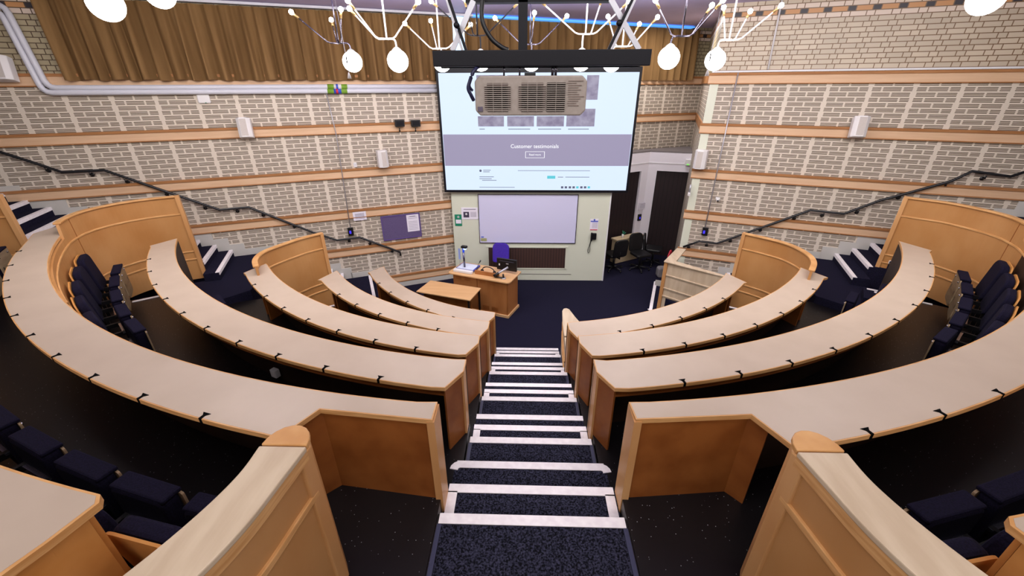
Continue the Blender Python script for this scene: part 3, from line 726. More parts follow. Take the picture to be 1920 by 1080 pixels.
# near balustrades beside the camera
def balustrade(side):
    f = (lambda p: p) if side == 'L' else (lambda p: (2*.125-p[0]+.01, p[1]+.03))
    R = spline([(-1.035, 1.41), (-1.055, 1.25), (-1.09, 1.0), (-1.17, .76), (-1.33, .45), (-1.6, .12), (-2.0, -.2)], 8)
    Lf = spline([(-1.265, 1.41), (-1.265, 1.25), (-1.31, 1.06), (-1.40, .84), (-1.56, .55), (-1.82, .24), (-2.15, -.05)], 8)
    R = [f(p) for p in R]; Lf = [f(p) for p in Lf]
    mid = [((a_[0]+b_[0])/2, (a_[1]+b_[1])/2) for a_, b_ in zip(R, Lf)]
    t = thing('balustrade', 'maple balustrade with pale top at the bottom left, in front of the camera' if side == 'L' else 'maple balustrade with pale top at the bottom right, in front of the camera', 'balustrade', (mid[0][0], mid[0][1], 2.0), 'near maple balustrades')
    z1 = 3.1
    n = len(R)
    m = MB(); m.prism(R+Lf[::-1], z1-.03, z1); m.build('cap_rail', maple_pale, t, bevel=.006)
    s = 1 if side == 'L' else -1
    tip = [f((-1.262, 1.42))]+[f((-1.15-.112*math.cos(q), 1.42+.13*math.sin(q))) for q in (.35, .7, 1.05, 1.4, 1.75, 2.1, 2.45, 2.8)]+[f((-1.038, 1.42))]
    MB().prism(tip, z1-.03, z1).build('cap_end', maple_edge, t, bevel=.006)
    Ri = offset(R, (-.03)*s)
    MB().ribbon(Ri, .02, 2.0, z1-.03).build('panel', maple, t)
    Li = offset(Lf, (.03)*s)
    MB().ribbon(Li, .02, 2.0, z1-.03).build('panel', maple, t)
    MB().ribbon(offset(R, -.014*s), .022, z1-.09, z1-.03).build('top_rail', maple_edge, t)
    MB().ribbon(offset(R, -.014*s), .022, 2.76, 2.80).build('mid_rail', maple_edge, t, bevel=.005)
    MB().prism([f(p) for p in [(-1.035, 1.44), (-1.045, 1.36), (-1.15, 1.36), (-1.25, 1.4), (-1.22, 1.50), (-1.15, 1.53), (-1.07, 1.50)]], 2.0, z1-.03).build('end_post', maple_post, t, bevel=.008)
balustrade('L'); balustrade('R')

# ================================================================== SEATS
def rr(w, z0, z1, r, n=5, rb=None):       # rounded rectangle profile
    rb = r if rb is None else rb; pts = []
    for cx, cz, a0, q in ((w/2-r, z1-r, 0, r), (-w/2+r, z1-r, 90, r), (-w/2+rb, z0+rb, 180, rb), (w/2-rb, z0+rb, 270, rb)):
        for i in range(n+1):
            t = math.radians(a0+90*i/n); pts.append((cx+q*math.cos(t), cz+q*math.sin(t)))
    return pts
X, Y, Z = Vector((1, 0, 0)), Vector((0, 1, 0)), Vector((0, 0, 1))
def make_seat(shell):
    t = thing('folding_seat', '', 'seat')
    Zt = Vector((0, -.12, 1)).normalized(); Yt = Vector((0, 1, .12)).normalized()
    MB().extr(rr(.44, .32, .84, .11, 6, .05), (0, .055, 0), X, Yt, Zt, .085).build('backrest', fabric, t, bevel=.02)
    MB().extr(rr(.45, .28, .845, .10, 6, .05), (0, .035, 0), X, Yt, Zt, .014).build('back_shell', shell, t)
    MB().extr(rr(.42, .17, .57, .05, 4, .06), (0, .235, 0), X, Y, Z, .10).build('seat_cushion', fabric, t, bevel=.022)
    o = MB().extr(rr(.45, .13, .545, .02, 3, .07), (0, .335, 0), X, Y, Z, .014).build('seat_shell', ply, t)
    MB().box((0, .30, .562), (.42, .115, .03)).build('cushion_lip', fabric, t, bevel=.012)
    m = MB()
    for x in (-.15, .15): m.lathe([(.0001, .0), (.012, .0), (.012, .012), (.0001, .014)], (x, .349, .50), 10, 0, (0, 1, 0))
    m.build('shell_bolt', chrome, o)
    for x in (-.16, .16):
        m = MB(); m.box((x, .20, .34), (.03, .30, .05)); m.box((x, .06, .17), (.04, .05, .36)); m.build('hinge_bracket', dark, t)
    MB().box((0, .225, .35), (.36, .03, .02)).build('hinge_bar', chrome, t)
    return t
proto = make_seat(ply_o); first = [True]
def place(x, y, z, face, label, group):
    if first[0]: o = proto; first[0] = False
    else: o = copy_tree(proto)
    o.location = (x, y, z); o.rotation_euler = (0, 0, math.atan2(face[1], face[0])-math.pi/2)
    o['label'] = label; o['group'] = group
    return o
ords = ['first', 'second', 'third', 'fourth', 'fifth', 'sixth', 'seventh', 'eighth']
def seats(side, k, c, r, angs, labs, group):
    for a_, lab in zip(angs, labs):
        s = -1 if side == 'L' else 1
        ta = math.radians(a_*s); p = (c[0]+r*math.sin(ta), c[1]-r*math.cos(ta))
        place(p[0], p[1], LV[k], (c[0]-p[0], c[1]-p[1]), lab, group)
g4 = 'navy folding seats against the tall curved screens'
seats('L', 4, (.08, 10.49), 8.27, [52.0, 48.0, 43.6, 39.4, 35.2],
      ['navy folding seat on the left nearest the screen end, topmost of its row', 'second navy folding seat from the top, against the left tall screen', 'third navy folding seat from the top, against the left tall screen',
       'fourth navy folding seat from the top, half hidden by the big left desk', 'navy folding seat on the left mostly hidden behind the big desk edge'], g4)
seats('R', 4, (.07, 10.51), 8.27, [52.0, 48.0, 43.6, 39.4, 35.2],
      ['navy folding seat on the right nearest the screen end, topmost of its row', 'second navy folding seat from the top, against the right tall screen', 'third navy folding seat from the top, against the right tall screen',
       'fourth navy folding seat from the top, half hidden by the big right desk', 'navy folding seat on the right mostly hidden behind the big desk edge'], g4)
g5 = 'navy folding seats of the nearest row'
seats('L', 5, (.1, 10.55), 9.56, [10.9, 14.3, 17.5, 20.9, 24.4, 28.0, 51.5, 55.2],
      ['navy folding seat with orange shell half hidden by the near left balustrade', 'navy folding seat right of the near left desk corner', 'navy folding seat above the near left desk corner',
       'navy folding seat left of the near desk corner, beyond its edge', 'navy folding seat at the left picture edge, nearest row', 'navy folding seat mostly outside the left picture edge',
       'folding seat at the far left edge showing its grey plywood underside', 'folding seat beside the maple screen at the far left edge'], g5)
seats('R', 5, (.05, 10.55), 9.56, [10.9, 14.3, 17.5, 20.9],
      ['navy folding seat half hidden by the near right balustrade', 'navy folding seat left of the near right desk corner', 'navy folding seat above the near right desk corner', 'navy folding seat cut by the right picture edge'], g5)
g3 = 'navy folding seats of the middle row'
for side, px, py in (('L', 405, 572), ('R', 1603, 566)):
    p = onz(px, py, 1.2+.5); c = (.2, 10.4) if side == 'L' else (-.1, 10.5)
    v = Vector((c[0]-p.x, c[1]-p.y)).normalized()
    place(p.x-v.x*.25, p.y-v.y*.25, 1.2, (v.x, v.y), 'single folding seat showing beyond the %s desk next to the %s stairs' % (('left', 'left') if side == 'L' else ('right', 'right')), g3)

# ================================================================== HANDRAILS
def handrail(side, pts, br, label):
    P = [onw(x, y, side, .08) for x, y in pts]
    t = thing('handrail', label, 'handrail', tuple(P[0]))
    MB().tube(P, .024, 10).build('rail', rail_black, t)
    for x, y in br:
        p = onw(x, y, side, .08); n = NL if side == 'L' else NR
        m = MB(); m.tube([p-Vector((0, 0, .01)), p-Vector((0, 0, .06)), p-Vector((0, 0, .075))+n*.075], .012, 8)
        m.lathe([(.0001, 0), (.035, 0), (.035, .01), (.0001, .01)], p-Vector((0, 0, .075))+n*.07, 12, 0, tuple(n))
        m.build('bracket', rail_black, t)
handrail('L', [(-60, 262), (0, 285), (60, 304), (117, 323), (195, 319), (305, 357), (375, 381), (412, 393.5), (466, 388.5), (590, 437), (632, 450.5), (674, 445), (735, 467), (750, 473), (751, 479)],
         [(83, 313), (166, 321), (233, 335), (308, 359), (381, 385), (442, 391), (491, 399), (550, 421), (604, 442), (654, 448), (693, 453), (735, 468)], 'black handrail with short brackets climbing the left wall')
handrail('R', [(1281, 463), (1311, 452.5), (1344, 456.5), (1520, 394), (1582, 401), (1650, 376), (1783, 340), (1823, 321), (1895, 331), (1990, 300)],
         [(1292, 460), (1326, 456), (1371, 448), (1428, 427), (1492, 405), (1545, 399), (1611, 393), (1690, 365), (1776, 342), (1850, 328)], 'black handrail with short brackets climbing the right wall')

# ================================================================== CURTAINS
def curtain(u0, u1, label, seed):
    random.seed(seed); n = int((u1-u0)*56); m = MB(); top, bot = 5.93, 4.76; rows = 7
    ph = []; x = 0
    for i in range(n+1):
        x += random.uniform(.2, .75); ph.append(x)
    amp = [random.uniform(.03, .07) for _ in range(n+1)]
    vs = []
    for j in range(rows+1):
        f = j/rows
        for i in range(n+1):
            u = u0+(u1-u0)*i/n; d = .13+math.sin(ph[i])*(.022+.062*f**.6)+math.sin(ph[i]*2.3+f*1.5)*.014
            vs.append(tuple(WL(u+math.sin(ph[i]*.9+1)*.015*f, d, top+(bot-top)*f-(.01*math.sin(ph[i]*.5) if j == rows else 0))))
    fs = [(j*(n+1)+i, j*(n+1)+i+1, (j+1)*(n+1)+i+1, (j+1)*(n+1)+i) for j in range(rows) for i in range(n)]
    m.add(vs, fs, 0, True)
    o = m.build('curtain', curtain_m); tag(o, label, 'curtain', 'brown pleated curtains')
curtain(-4.1, 2.56, 'long brown pleated curtain high on the left wall above the pipes', 3)
curtain(2.80, 9.15, 'brown pleated curtain high behind the projection screen', 5)
MB().hexa([WL(2.5, .02, 4.85), WL(2.86, .02, 4.85), WL(2.86, -.02, 4.85), WL(2.5, -.02, 4.85), WL(2.5, .02, 5.97), WL(2.86, .02, 5.97), WL(2.86, -.02, 5.97), WL(2.5, -.02, 5.97)]).build('window_1', day_m, kind='structure')
MB().hexa([WL(-4.2, .20, 5.95), WL(3.0, .20, 5.95), WL(3.0, .05, 5.95), WL(-4.2, .05, 5.95), WL(-4.2, .2, 5.99), WL(3.0, .2, 5.99), WL(3.0, .05, 5.99), WL(-4.2, .05, 5.99)]).build('trim_curtain_track', pipe_m, kind='structure')
MB().hexa([WL(3.0, .20, 5.95), WL(8.9, .20, 5.965), WL(8.9, .05, 5.95), WL(3.0, .05, 5.95), WL(3.0, .2, 5.985), WL(8.9, .2, 5.985), WL(8.9, .05, 5.985), WL(3.0, .05, 5.985)]).build('window_2', cove_m, kind='structure')

# ================================================================== WALL PIPES AND CONDUITS
def pipe(label, px, py_top, off, z_h):
    P = [onw(px[0], px[1], 'L', .1)]
    return P
def wallpipe(pts, r, label, mat, name='pipe', W='L', wd=.07, cat='pipe', group=None):
    P = [onw(x, y, W, wd) for x, y in pts]
    # round the corners
    Q = [P[0]]
    for i in range(1, len(P)-1):
        a_ = (P[i-1]-P[i]).normalized(); b_ = (P[i+1]-P[i]).normalized(); q = min(.12, (P[i-1]-P[i]).length*.4, (P[i+1]-P[i]).length*.4)
        for t in (0, .33, .66, 1):
            s0 = P[i]+a_*q*(1-t); s1 = P[i]+b_*q*t; Q.append(s0*(1-t)+s1*t)
    Q.append(P[-1])
    o = MB().tube(Q, r, 10).build(name, mat); return tag(o, label, cat, group)
wallpipe([(-45, 8), (7, 8), (90, 165), (612, 162.5), (820, 162)], .045, 'upper of the two white pipes running across the left wall', pipe_m, group='white pipes on the left wall')
wallpipe([(-45, 20), (0, 20), (82, 174), (612, 171), (820, 170)], .045, 'lower of the two white pipes running across the left wall', pipe_m, group='white pipes on the left wall')
for nm, y in (('upper', 162.5), ('lower', 171)):
    t = thing('pipe_label', 'green banded label on the %s wall pipe above the cable run' % nm, 'label', tuple(onw(632, y, 'L', .07)), 'pipe labels')
    p0, p1 = onw(614, y, 'L', .07), onw(651, y, 'L', .07); q0, q1 = onw(626, y, 'L', .07), onw(640, y, 'L', .07)
    MB().tube([p0, p1], .047, 12).build('green_band', plain('label_green_'+nm, (120, 160, 50), .5), t)
    MB().tube([q0, q1], .0485, 12).build('colour_band', blue_m if nm == 'lower' else white, t)
    MB().tube([onw(630, y, 'L', .07), onw(634, y, 'L', .07)], .0495, 12).build('red_band' if nm == 'lower' else 'blue_band', red_m if nm == 'lower' else blue_m, t)
wallpipe([(612, 176), (630, 250), (657, 428)], .009, 'thin grey cable run down the left wall to the black box', silver, 'cable_conduit', wd=.055, cat='conduit')
wallpipe([(1385, 133), (1322, 427)], .011, 'thin grey conduit down the right wall to the black box', silver, 'cable_conduit', 'R', .055, 'conduit')
wallpipe([(1470.5, -20), (1440, 130)], .014, 'white vertical conduit on the right brick wall', white, 'cable_conduit', 'R', .03, 'conduit')
p = at(1310, 168, 12.2); q = at(1303, 212, 12.1)
tag(MB().box((5.0, 12.62, 4.15), (.06, .04, .95)).build('wall_tube', silver), 'pale vertical tube in the recess corner above the partition', 'tube')

# ================================================================== WALL DEVICES
def wbox(name, side, cx, cy, w_, h_, d_, mat, label, cat, parts=(), wd=0, bevel=.008, group=None, tilt=0):
    u, z = uz(cx, cy, side, d_/2+wd); W = WL if side == 'L' else WR; D = DL if side == 'L' else DR; n = NL if side == 'L' else NR
    c = W(u, wd+d_/2, z); t = thing(name, label, cat, tuple(c), group)
    MB().box(c, (w_, d_, h_), tuple(D)).build('body', mat, t, bevel=bevel)
    for (pn, dx, dz, pw, ph, pm) in parts:
        cc = W(u+dx, wd+d_+.003, z+dz); MB().box(cc, (pw, .006, ph), tuple(D)).build(pn, pm, t)
    return t
def wall_speaker(side, cx, cy, label, tall=False, yaw=0, w_=.24, h_=.36):
    n = NL if side == 'L' else NR; D = DL if side == 'L' else DR
    c = onw(cx, cy, side, .17); t = thing('wall_speaker', label, 'speaker', tuple(c), 'white wall speakers')
    X_ = (Matrix.Rotation(yaw, 3, 'Z') @ D); F = (Matrix.Rotation(yaw, 3, 'Z') @ -n)
    up = (Z+F*(.0 if tall else -.25)).normalized()
    prof = [(-w_/2, -.11), (w_/2, -.11), (w_/2, .03), (w_/2-.06, .09), (-w_/2+.06, .09), (-w_/2, .03)]
    Fp = (F-up*F.dot(up)).normalized(); Xp = up.cross(Fp)
    n_ = len(prof); vs = [c+Xp*a_+Fp*b_-up*h_/2 for a_, b_ in prof]+[c+Xp*a_+Fp*b_+up*h_/2 for a_, b_ in prof]
    MB().add(vs, [tuple(range(n_)), tuple(range(n_, 2*n_))]+[(i, (i+1) % n_, n_+(i+1) % n_, n_+i) for i in range(n_)]).build('case', sp_m, t, bevel=.012)
    MB().box(c+Fp*.092, (w_-.13, .006, h_-.05), tuple(Xp), up=tuple(up)).build('grille', grille_m, t)
    MB().tube([c-Fp*.08, c+n*.17], .02, 8).build('bracket', sp_m, t)
wall_speaker('L', 459, 240, 'white speaker tilted down on the left wall rail')
wall_speaker('L', 718, 298, 'upright white speaker left of the projection screen', True, .2, .22, .36)
wall_speaker('L', 3, 128, 'white speaker cut by the left picture edge beside the pipes')
wall_speaker('R', 1612, 238, 'white speaker tilted down on the right wall rail')
wall_speaker('R', 1313, 299, 'upright white speaker on the end of the right wall', True, -.25, .24, .38)
wbox('access_point', 'L', 382, 185, .2, .16, .05, sp_m, 'small white wireless box under the pipes on the left wall', 'device', [('status_light', .02, -.07, .02, .012, green_m)], wd=.0, bevel=.02)
for i, (x, lab) in enumerate(((749, 'left one of two black box spotlights left of the screen'), (779, 'right one of two black box spotlights left of the screen'))):
    t = wbox('spotlight', 'L', x, 231, .2, .14, .12, dark, lab, 'spotlight', [('lens', 0, 0, .15, .09, dark_metal)], wd=.06, group='black box spotlights')
    c = onw(x, 240, 'L', .1); MB().tube([c, c-Vector((0, 0, .07)), onw(x, 243, 'L', .01)], .014, 8).build('bracket', dark, t)
wbox('wall_sensor', 'L', 666, 309, .07, .1, .03, white, 'small white sensor on the left wall beside the upright speaker', 'sensor', [('front_slot', 0, 0, .04, .006, ink)])
wbox('wall_notice', 'L', 674.5, 405, .29, .2, .006, paper_m, 'white paper notice on the left wall rail', 'notice', [('text_block', 0, .0+.01*i, .2, .006, ink) for i in (-6, -4, -2, 0, 2, 4, 6)], wd=.034, bevel=0)
t = wbox('noticeboard', 'L', 753, 425, .90, .58, .025, board_m, 'purple felt noticeboard on the left wall', 'noticeboard', wd=.0, bevel=0)
u, z = uz(753, 425, 'L', .0125)
m = MB()
for dx, dz, a_, b_ in ((0, .29, .92, .02), (0, -.29, .92, .02), (-.45, 0, .02, .6), (.45, 0, .02, .6)): m.box(WL(u+dx, .02, z+dz), (a_, .035, b_), tuple(DL))
m.build('frame', plain('board_frame', (96, 76, 140), .4), t)
wbox('pinned_paper', 'L', 774.5, 418, .29, .42, .004, paper_m, 'white printed sheet pinned on the purple noticeboard', 'paper', [('text_block', 0, .02*i, .22, .006, ink) for i in (-8, -6, -4, -2, 0, 2, 6, 8)]+[('heading', 0, .17, .14, .016, ink)], wd=.028, bevel=0)
wbox('wall_panel_box', 'L', 657.5, 434, .12, .19, .05, dark, 'black control box at the foot of the left cable run', 'device', [('display', -.01, -.01, .04, .07, phone_cyan)])
wbox('wall_panel_box', 'R', 1322, 434, .12, .19, .05, dark, 'black control box at the foot of the right conduit', 'device', [('display', -.02, -.01, .04, .07, phone_cyan)])
t = wbox('dome_camera', 'R', 1346, 372, .09, .05, .05, sp_m, 'small white dome camera on the right wall', 'camera', bevel=.01)
c = onw(1346, 375, 'R', .05); MB().ball(c, .036, 16).build('dome', sp_m, t); MB().ball(c-NR*.02-Z*.01, .022, 12).build('lens', dark, t)
c = onw(1290, 360, 'R', .1)+DR*.03
t = thing('security_camera', 'small white camera on a bracket at the right wall end', 'camera', tuple(c))
MB().tube([c-NR*.06-Z*.05, c+NR*.08-Z*.02], .028, 12).build('body', sp_m, t); MB().tube([c+Z*.0, c+Z*.16], .02, 8).build('bracket', silver, t)
t = thing('exit_alarm_box', 'small white box with a green light on the white partition fascia', 'device', (4.45, 11.62, 2.8))
MB().box((4.42, 11.63, 2.77), (.16, .07, .16), tuple(dr)).build('body', sp_m, t, bevel=.01); MB().box((4.40, 11.585, 2.72), (.05, .01, .02), tuple(dr)).build('status_light', plain('status_green', (80, 220, 60), .4, emit=1), t)
t = thing('partition_control', 'black control pad with blue light on the white post of the partition', 'device', (3.3, 11.87, 1.35))
c = PB-dl*.12+Vector((dl.y, -dl.x, 0))*.03
MB().box((c.x, c.y, 1.16), (.11, .04, .19), tuple(dl)).build('body', dark, t); MB().box((c.x+dl.y*.024, c.y-dl.x*.024, 1.15), (.035, .004, .06), tuple(dl)).build('display', phone_cyan, t)
t = thing('post_notice', 'white paper notice on the partition post above the black pad', 'notice', (c.x, c.y, 1.45))
MB().box((c.x+dl.x*.06, c.y+dl.y*.06, 1.5), (.3, .012, .2), tuple(dl)).build('sheet', paper_m, t)
m = MB()
for i in range(4): m.box((c.x+dl.x*.06+dl.y*.01, c.y+dl.y*.06-dl.x*.01, 1.56-.035*i), (.2, .003, .006), tuple(dl))
m.build('text_block', ink, t)

# ================================================================== FRONT WALL THINGS
def fbox(name, x0, x1, z0, z1, d, mat, label=None, cat=None, y=Y0, parent=None):
    o = MB().box(((x0+x1)/2, y-d/2, (z0+z1)/2), (x1-x0, d, z1-z0)).build(name, mat, parent)
    if label: tag(o, label, cat)
    return o
t = thing('whiteboard', 'wide whiteboard on the pale green panel under the screen', 'whiteboard', (.08, Y0, 1.05))
fbox('writing_surface', -1.12, 1.29, 1.06, 2.28, .02, wb_m, parent=t)
m = MB()
for x0, x1, z0, z1 in ((-1.135, 1.305, 1.045, 1.062), (-1.135, 1.305, 2.278, 2.295), (-1.135, -1.118, 1.05, 2.29), (1.288, 1.305, 1.05, 2.29)): m.box(((x0+x1)/2, Y0-.018, (z0+z1)/2), (x1-x0, .036, z1-z0))
m.build('frame', chrome, t)
t = thing('board_card', 'small yellow green card at the lower left whiteboard corner', 'card', (-1.02, Y0-.03, 1.13))
fbox('card_face', -1.10, -.95, 1.09, 1.17, .006, plain('card_olive', (160, 160, 110), .7), y=Y0-.022, parent=t); fbox('card_tab', -1.09, -1.02, 1.19, 1.215, .006, blue_m, y=Y0-.022, parent=t)
t = thing('first_aid_sign', 'green first aid sign with white cross left of the whiteboard', 'sign', (-1.65, Y0, 1.6))
fbox('sign_plate', -1.735, -1.56, 1.485, 1.78, .01, green_m, parent=t)
fbox('cross', -1.665, -1.625, 1.69, 1.70, .004, white, y=Y0-.011, parent=t); MB().box((-1.645, Y0-.013, 1.72), (.022, .004, .06)).build('cross', white, t); MB().box((-1.645, Y0-.013, 1.72), (.06, .004, .022)).build('cross', white, t)
fbox('text_panel', -1.71, -1.575, 1.55, 1.65, .004, paper_m, y=Y0-.011, parent=t)
t = thing('poster', 'white notice with a dark picture left of the whiteboard', 'poster', (-1.35, Y0, 1.8))
fbox('sheet', -1.56, -1.15, 1.66, 1.955, .012, paper_m, parent=t); fbox('picture', -1.51, -1.37, 1.71, 1.85, .004, plain('picture_dark', (60, 52, 74), .6), y=Y0-.013, parent=t)
MB().lathe([(.0001, 0), (.028, 0), (.028, .003), (.0001, .003)], (-1.44, Y0-.018, 1.79), 16, 0, (0, -1, 0)).build('picture_spot', white, t)
fbox('heading', -1.5, -1.2, 1.905, 1.925, .004, ink, y=Y0-.013, parent=t)
for i in range(6): fbox('text_line', -1.34, -1.19, 1.84-.022*i, 1.848-.022*i, .004, ink, y=Y0-.013, parent=t)
t = thing('phone_instructions', 'white notice with blue header and red strip above the wall phone', 'notice', (1.74, Y0, 1.5))
fbox('sheet', 1.64, 1.84, 1.385, 1.68, .006, paper_m, parent=t); fbox('blue_header', 1.65, 1.83, 1.61, 1.635, .004, blue_m, y=Y0-.007, parent=t); fbox('red_strip', 1.65, 1.83, 1.395, 1.415, .004, red_m, y=Y0-.007, parent=t)
MB().lathe([(.0001, 0), (.022, 0), (.022, .003), (.0001, .003)], (1.74, Y0-.008, 1.66), 14, 0, (0, -1, 0)).build('blue_dot', blue_m, t)
for i in range(7): fbox('text_line', 1.69, 1.82, 1.585-.022*i, 1.59-.022*i, .004, blue_m if i == 0 else ink, y=Y0-.007, parent=t)
t = thing('wall_phone', 'black wall telephone with hanging cord on the pale green panel', 'telephone', (1.72, Y0, 1.25))
MB().box((1.76, Y0-.03, 1.24), (.11, .06, .17)).build('cradle', dark, t, bevel=.01)
MB().extr([(-.02, -.11), (.02, -.11), (.022, -.06), (.012, -.04), (.012, .04), (.022, .06), (.02, .11), (-.02, .11)], (1.69, Y0-.095, 1.24), X, Y, Z, .05).build('handset', dark, t, bevel=.008)
cord = spline([(1.68, Y0-.06, 1.13), (1.66, Y0-.05, 1.0), (1.63, Y0-.04, .88), (1.645, Y0-.04, .80), (1.68, Y0-.04, .84), (1.675, Y0-.04, 1.0), (1.70, Y0-.05, 1.14)], 6)
MB().tube(cord, .007, 6).build('cord', dark, t)

# ================================================================== PROJECTION SCREEN
YS = 9.83
def sx(px, py): p = at(px, py, YS); return p.x, p.z
t = thing('projection_screen', 'large black framed projection screen showing a web page', 'screen', (.25, YS, 2.4))
tl, trr, blp, brp = sx(816, 125), sx(1208.5, 126), sx(833.5, 362), sx(1175, 360)
x0, x1, zt, zb = (tl[0]+blp[0])/2, (trr[0]+brp[0])/2, (tl[1]+trr[1])/2, (blp[1]+brp[1])/2
MB().box(((x0+x1)/2, YS+.05, (zt+zb)/2), (x1-x0, .08, zt-zb)).build('frame', dark_metal, t)
a0, a1 = sx(821, 136), sx(837.5, 356.5); b0, b1 = sx(1201, 136), sx(1172, 356.5)
ix0, ix1, izt, izb = (a0[0]+a1[0])/2, (b0[0]+b1[0])/2, (a0[1]+b0[1])/2, (a1[1]+b1[1])/2
MB().box(((ix0+ix1)/2, YS+.004, (izt+izb)/2), (ix1-ix0, .006, izt-izb)).build('picture_area', screen_m, t)
def srect(name, p0, p1, mat, dy=.006):
    a_, b_ = sx(*p0), sx(*p1); cx = (a_[0]+b_[0])/2
    return MB().box((cx, YS-dy, (a_[1]+b_[1])/2), (abs(b_[0]-a_[0]), .003, abs(a_[1]-b_[1]))).build(name, mat, t)
xl, xr = ix0+.01, ix1-.01
zA, zB = sx(1000, 252)[1], sx(1000, 311)[1]
MB().box(((xl+xr)/2, YS-.003, (zA+zB)/2), (xr-xl, .003, zA-zB)).build('banner', scr_band, t)
for (p0, p1) in (((896, 218), (945, 237)), ((951, 218), (1001, 237)), ((1006.5, 218), (1057, 237)), ((1063, 204), (1114, 237)), ((1101, 141), (1120, 187)), ((893, 141), (945, 187)), ((951, 141), (1001, 187))): srect('thumbnail', p0, p1, scr_pic)
for x0_, x1_, y_ in ((899, 909, 242), (953, 994, 242), (1009, 1052, 242), (1065, 1104, 242)): srect('caption', (x0_, y_-.6), (x1_, y_+.6), scr_ink)
def text(s, px, py, hpx, mat, parent, name):
    cu = bpy.data.curves.new(name, 'FONT'); cu.body = s; cu.align_x = 'CENTER'; cu.align_y = 'CENTER'; cu.extrude = .001
    x_, z_ = sx(px, py); h = sx(px, py-hpx/2)[1]-sx(px, py+hpx/2)[1]; cu.size = h/.7
    cu.materials.append(mat)
    tmp = bpy.data.objects.new(name, cu); me = bpy.data.meshes.new_from_object(tmp); bpy.data.objects.remove(tmp)
    o = bpy.data.objects.new(name, me); C.objects.link(o); o.location = (x_, YS-.009, z_); o.rotation_euler = (math.pi/2, 0, 0)
    o.parent = parent; o.matrix_parent_inverse = parent.matrix_world.inverted(); return o
text('Customer testimonials', 1002.5, 274.5, 7.2, scr_white, t, 'heading_text')
text('Read more', 1003, 290, 3.6, scr_white, t, 'button_text')
m = MB()
for p0, p1 in (((985, 284), (1021, 284.6)), ((985, 295.6), (1021, 296.2)), ((985, 284), (985.7, 296)), ((1020.4, 284), (1021, 296))):
    a_, b_ = sx(*p0), sx(*p1); m.box(((a_[0]+b_[0])/2, YS-.006, (a_[1]+b_[1])/2), (max(.006, abs(b_[0]-a_[0])), .003, max(.006, abs(a_[1]-b_[1]))))
m.build('button_outline', scr_white, t)
for x0_, x1_, y_ in ((971, 1106, 320), (1046, 1056, 332), (1060, 1105, 332), (899, 926, 331.5), (899, 922, 335), (904, 931, 338), (899, 965, 351), (906, 920, 319), (906, 918, 322)):
    srect('text_line', (x0_, y_-.5), (x1_, y_+.5), scr_ink)
srect('green_badge', (1026, 329.5), (1041, 335), scr_cyan)
MB().lathe([(.0001, 0), (.028, 0), (.028, .003), (.0001, .003)], (sx(901, 320)[0], YS-.006, sx(901, 320)[1]), 14, 0, (0, -1, 0)).build('round_emblem', scr_ink, t)
for i, x_ in enumerate((1054, 1061, 1068.5, 1075.5, 1082.5, 1090, 1097, 1104)):
    srect('social_icon', (x_-2.1, 349.2), (x_+2.1, 353.2), scr_cyan if i in (4, 7) else scr_ink)

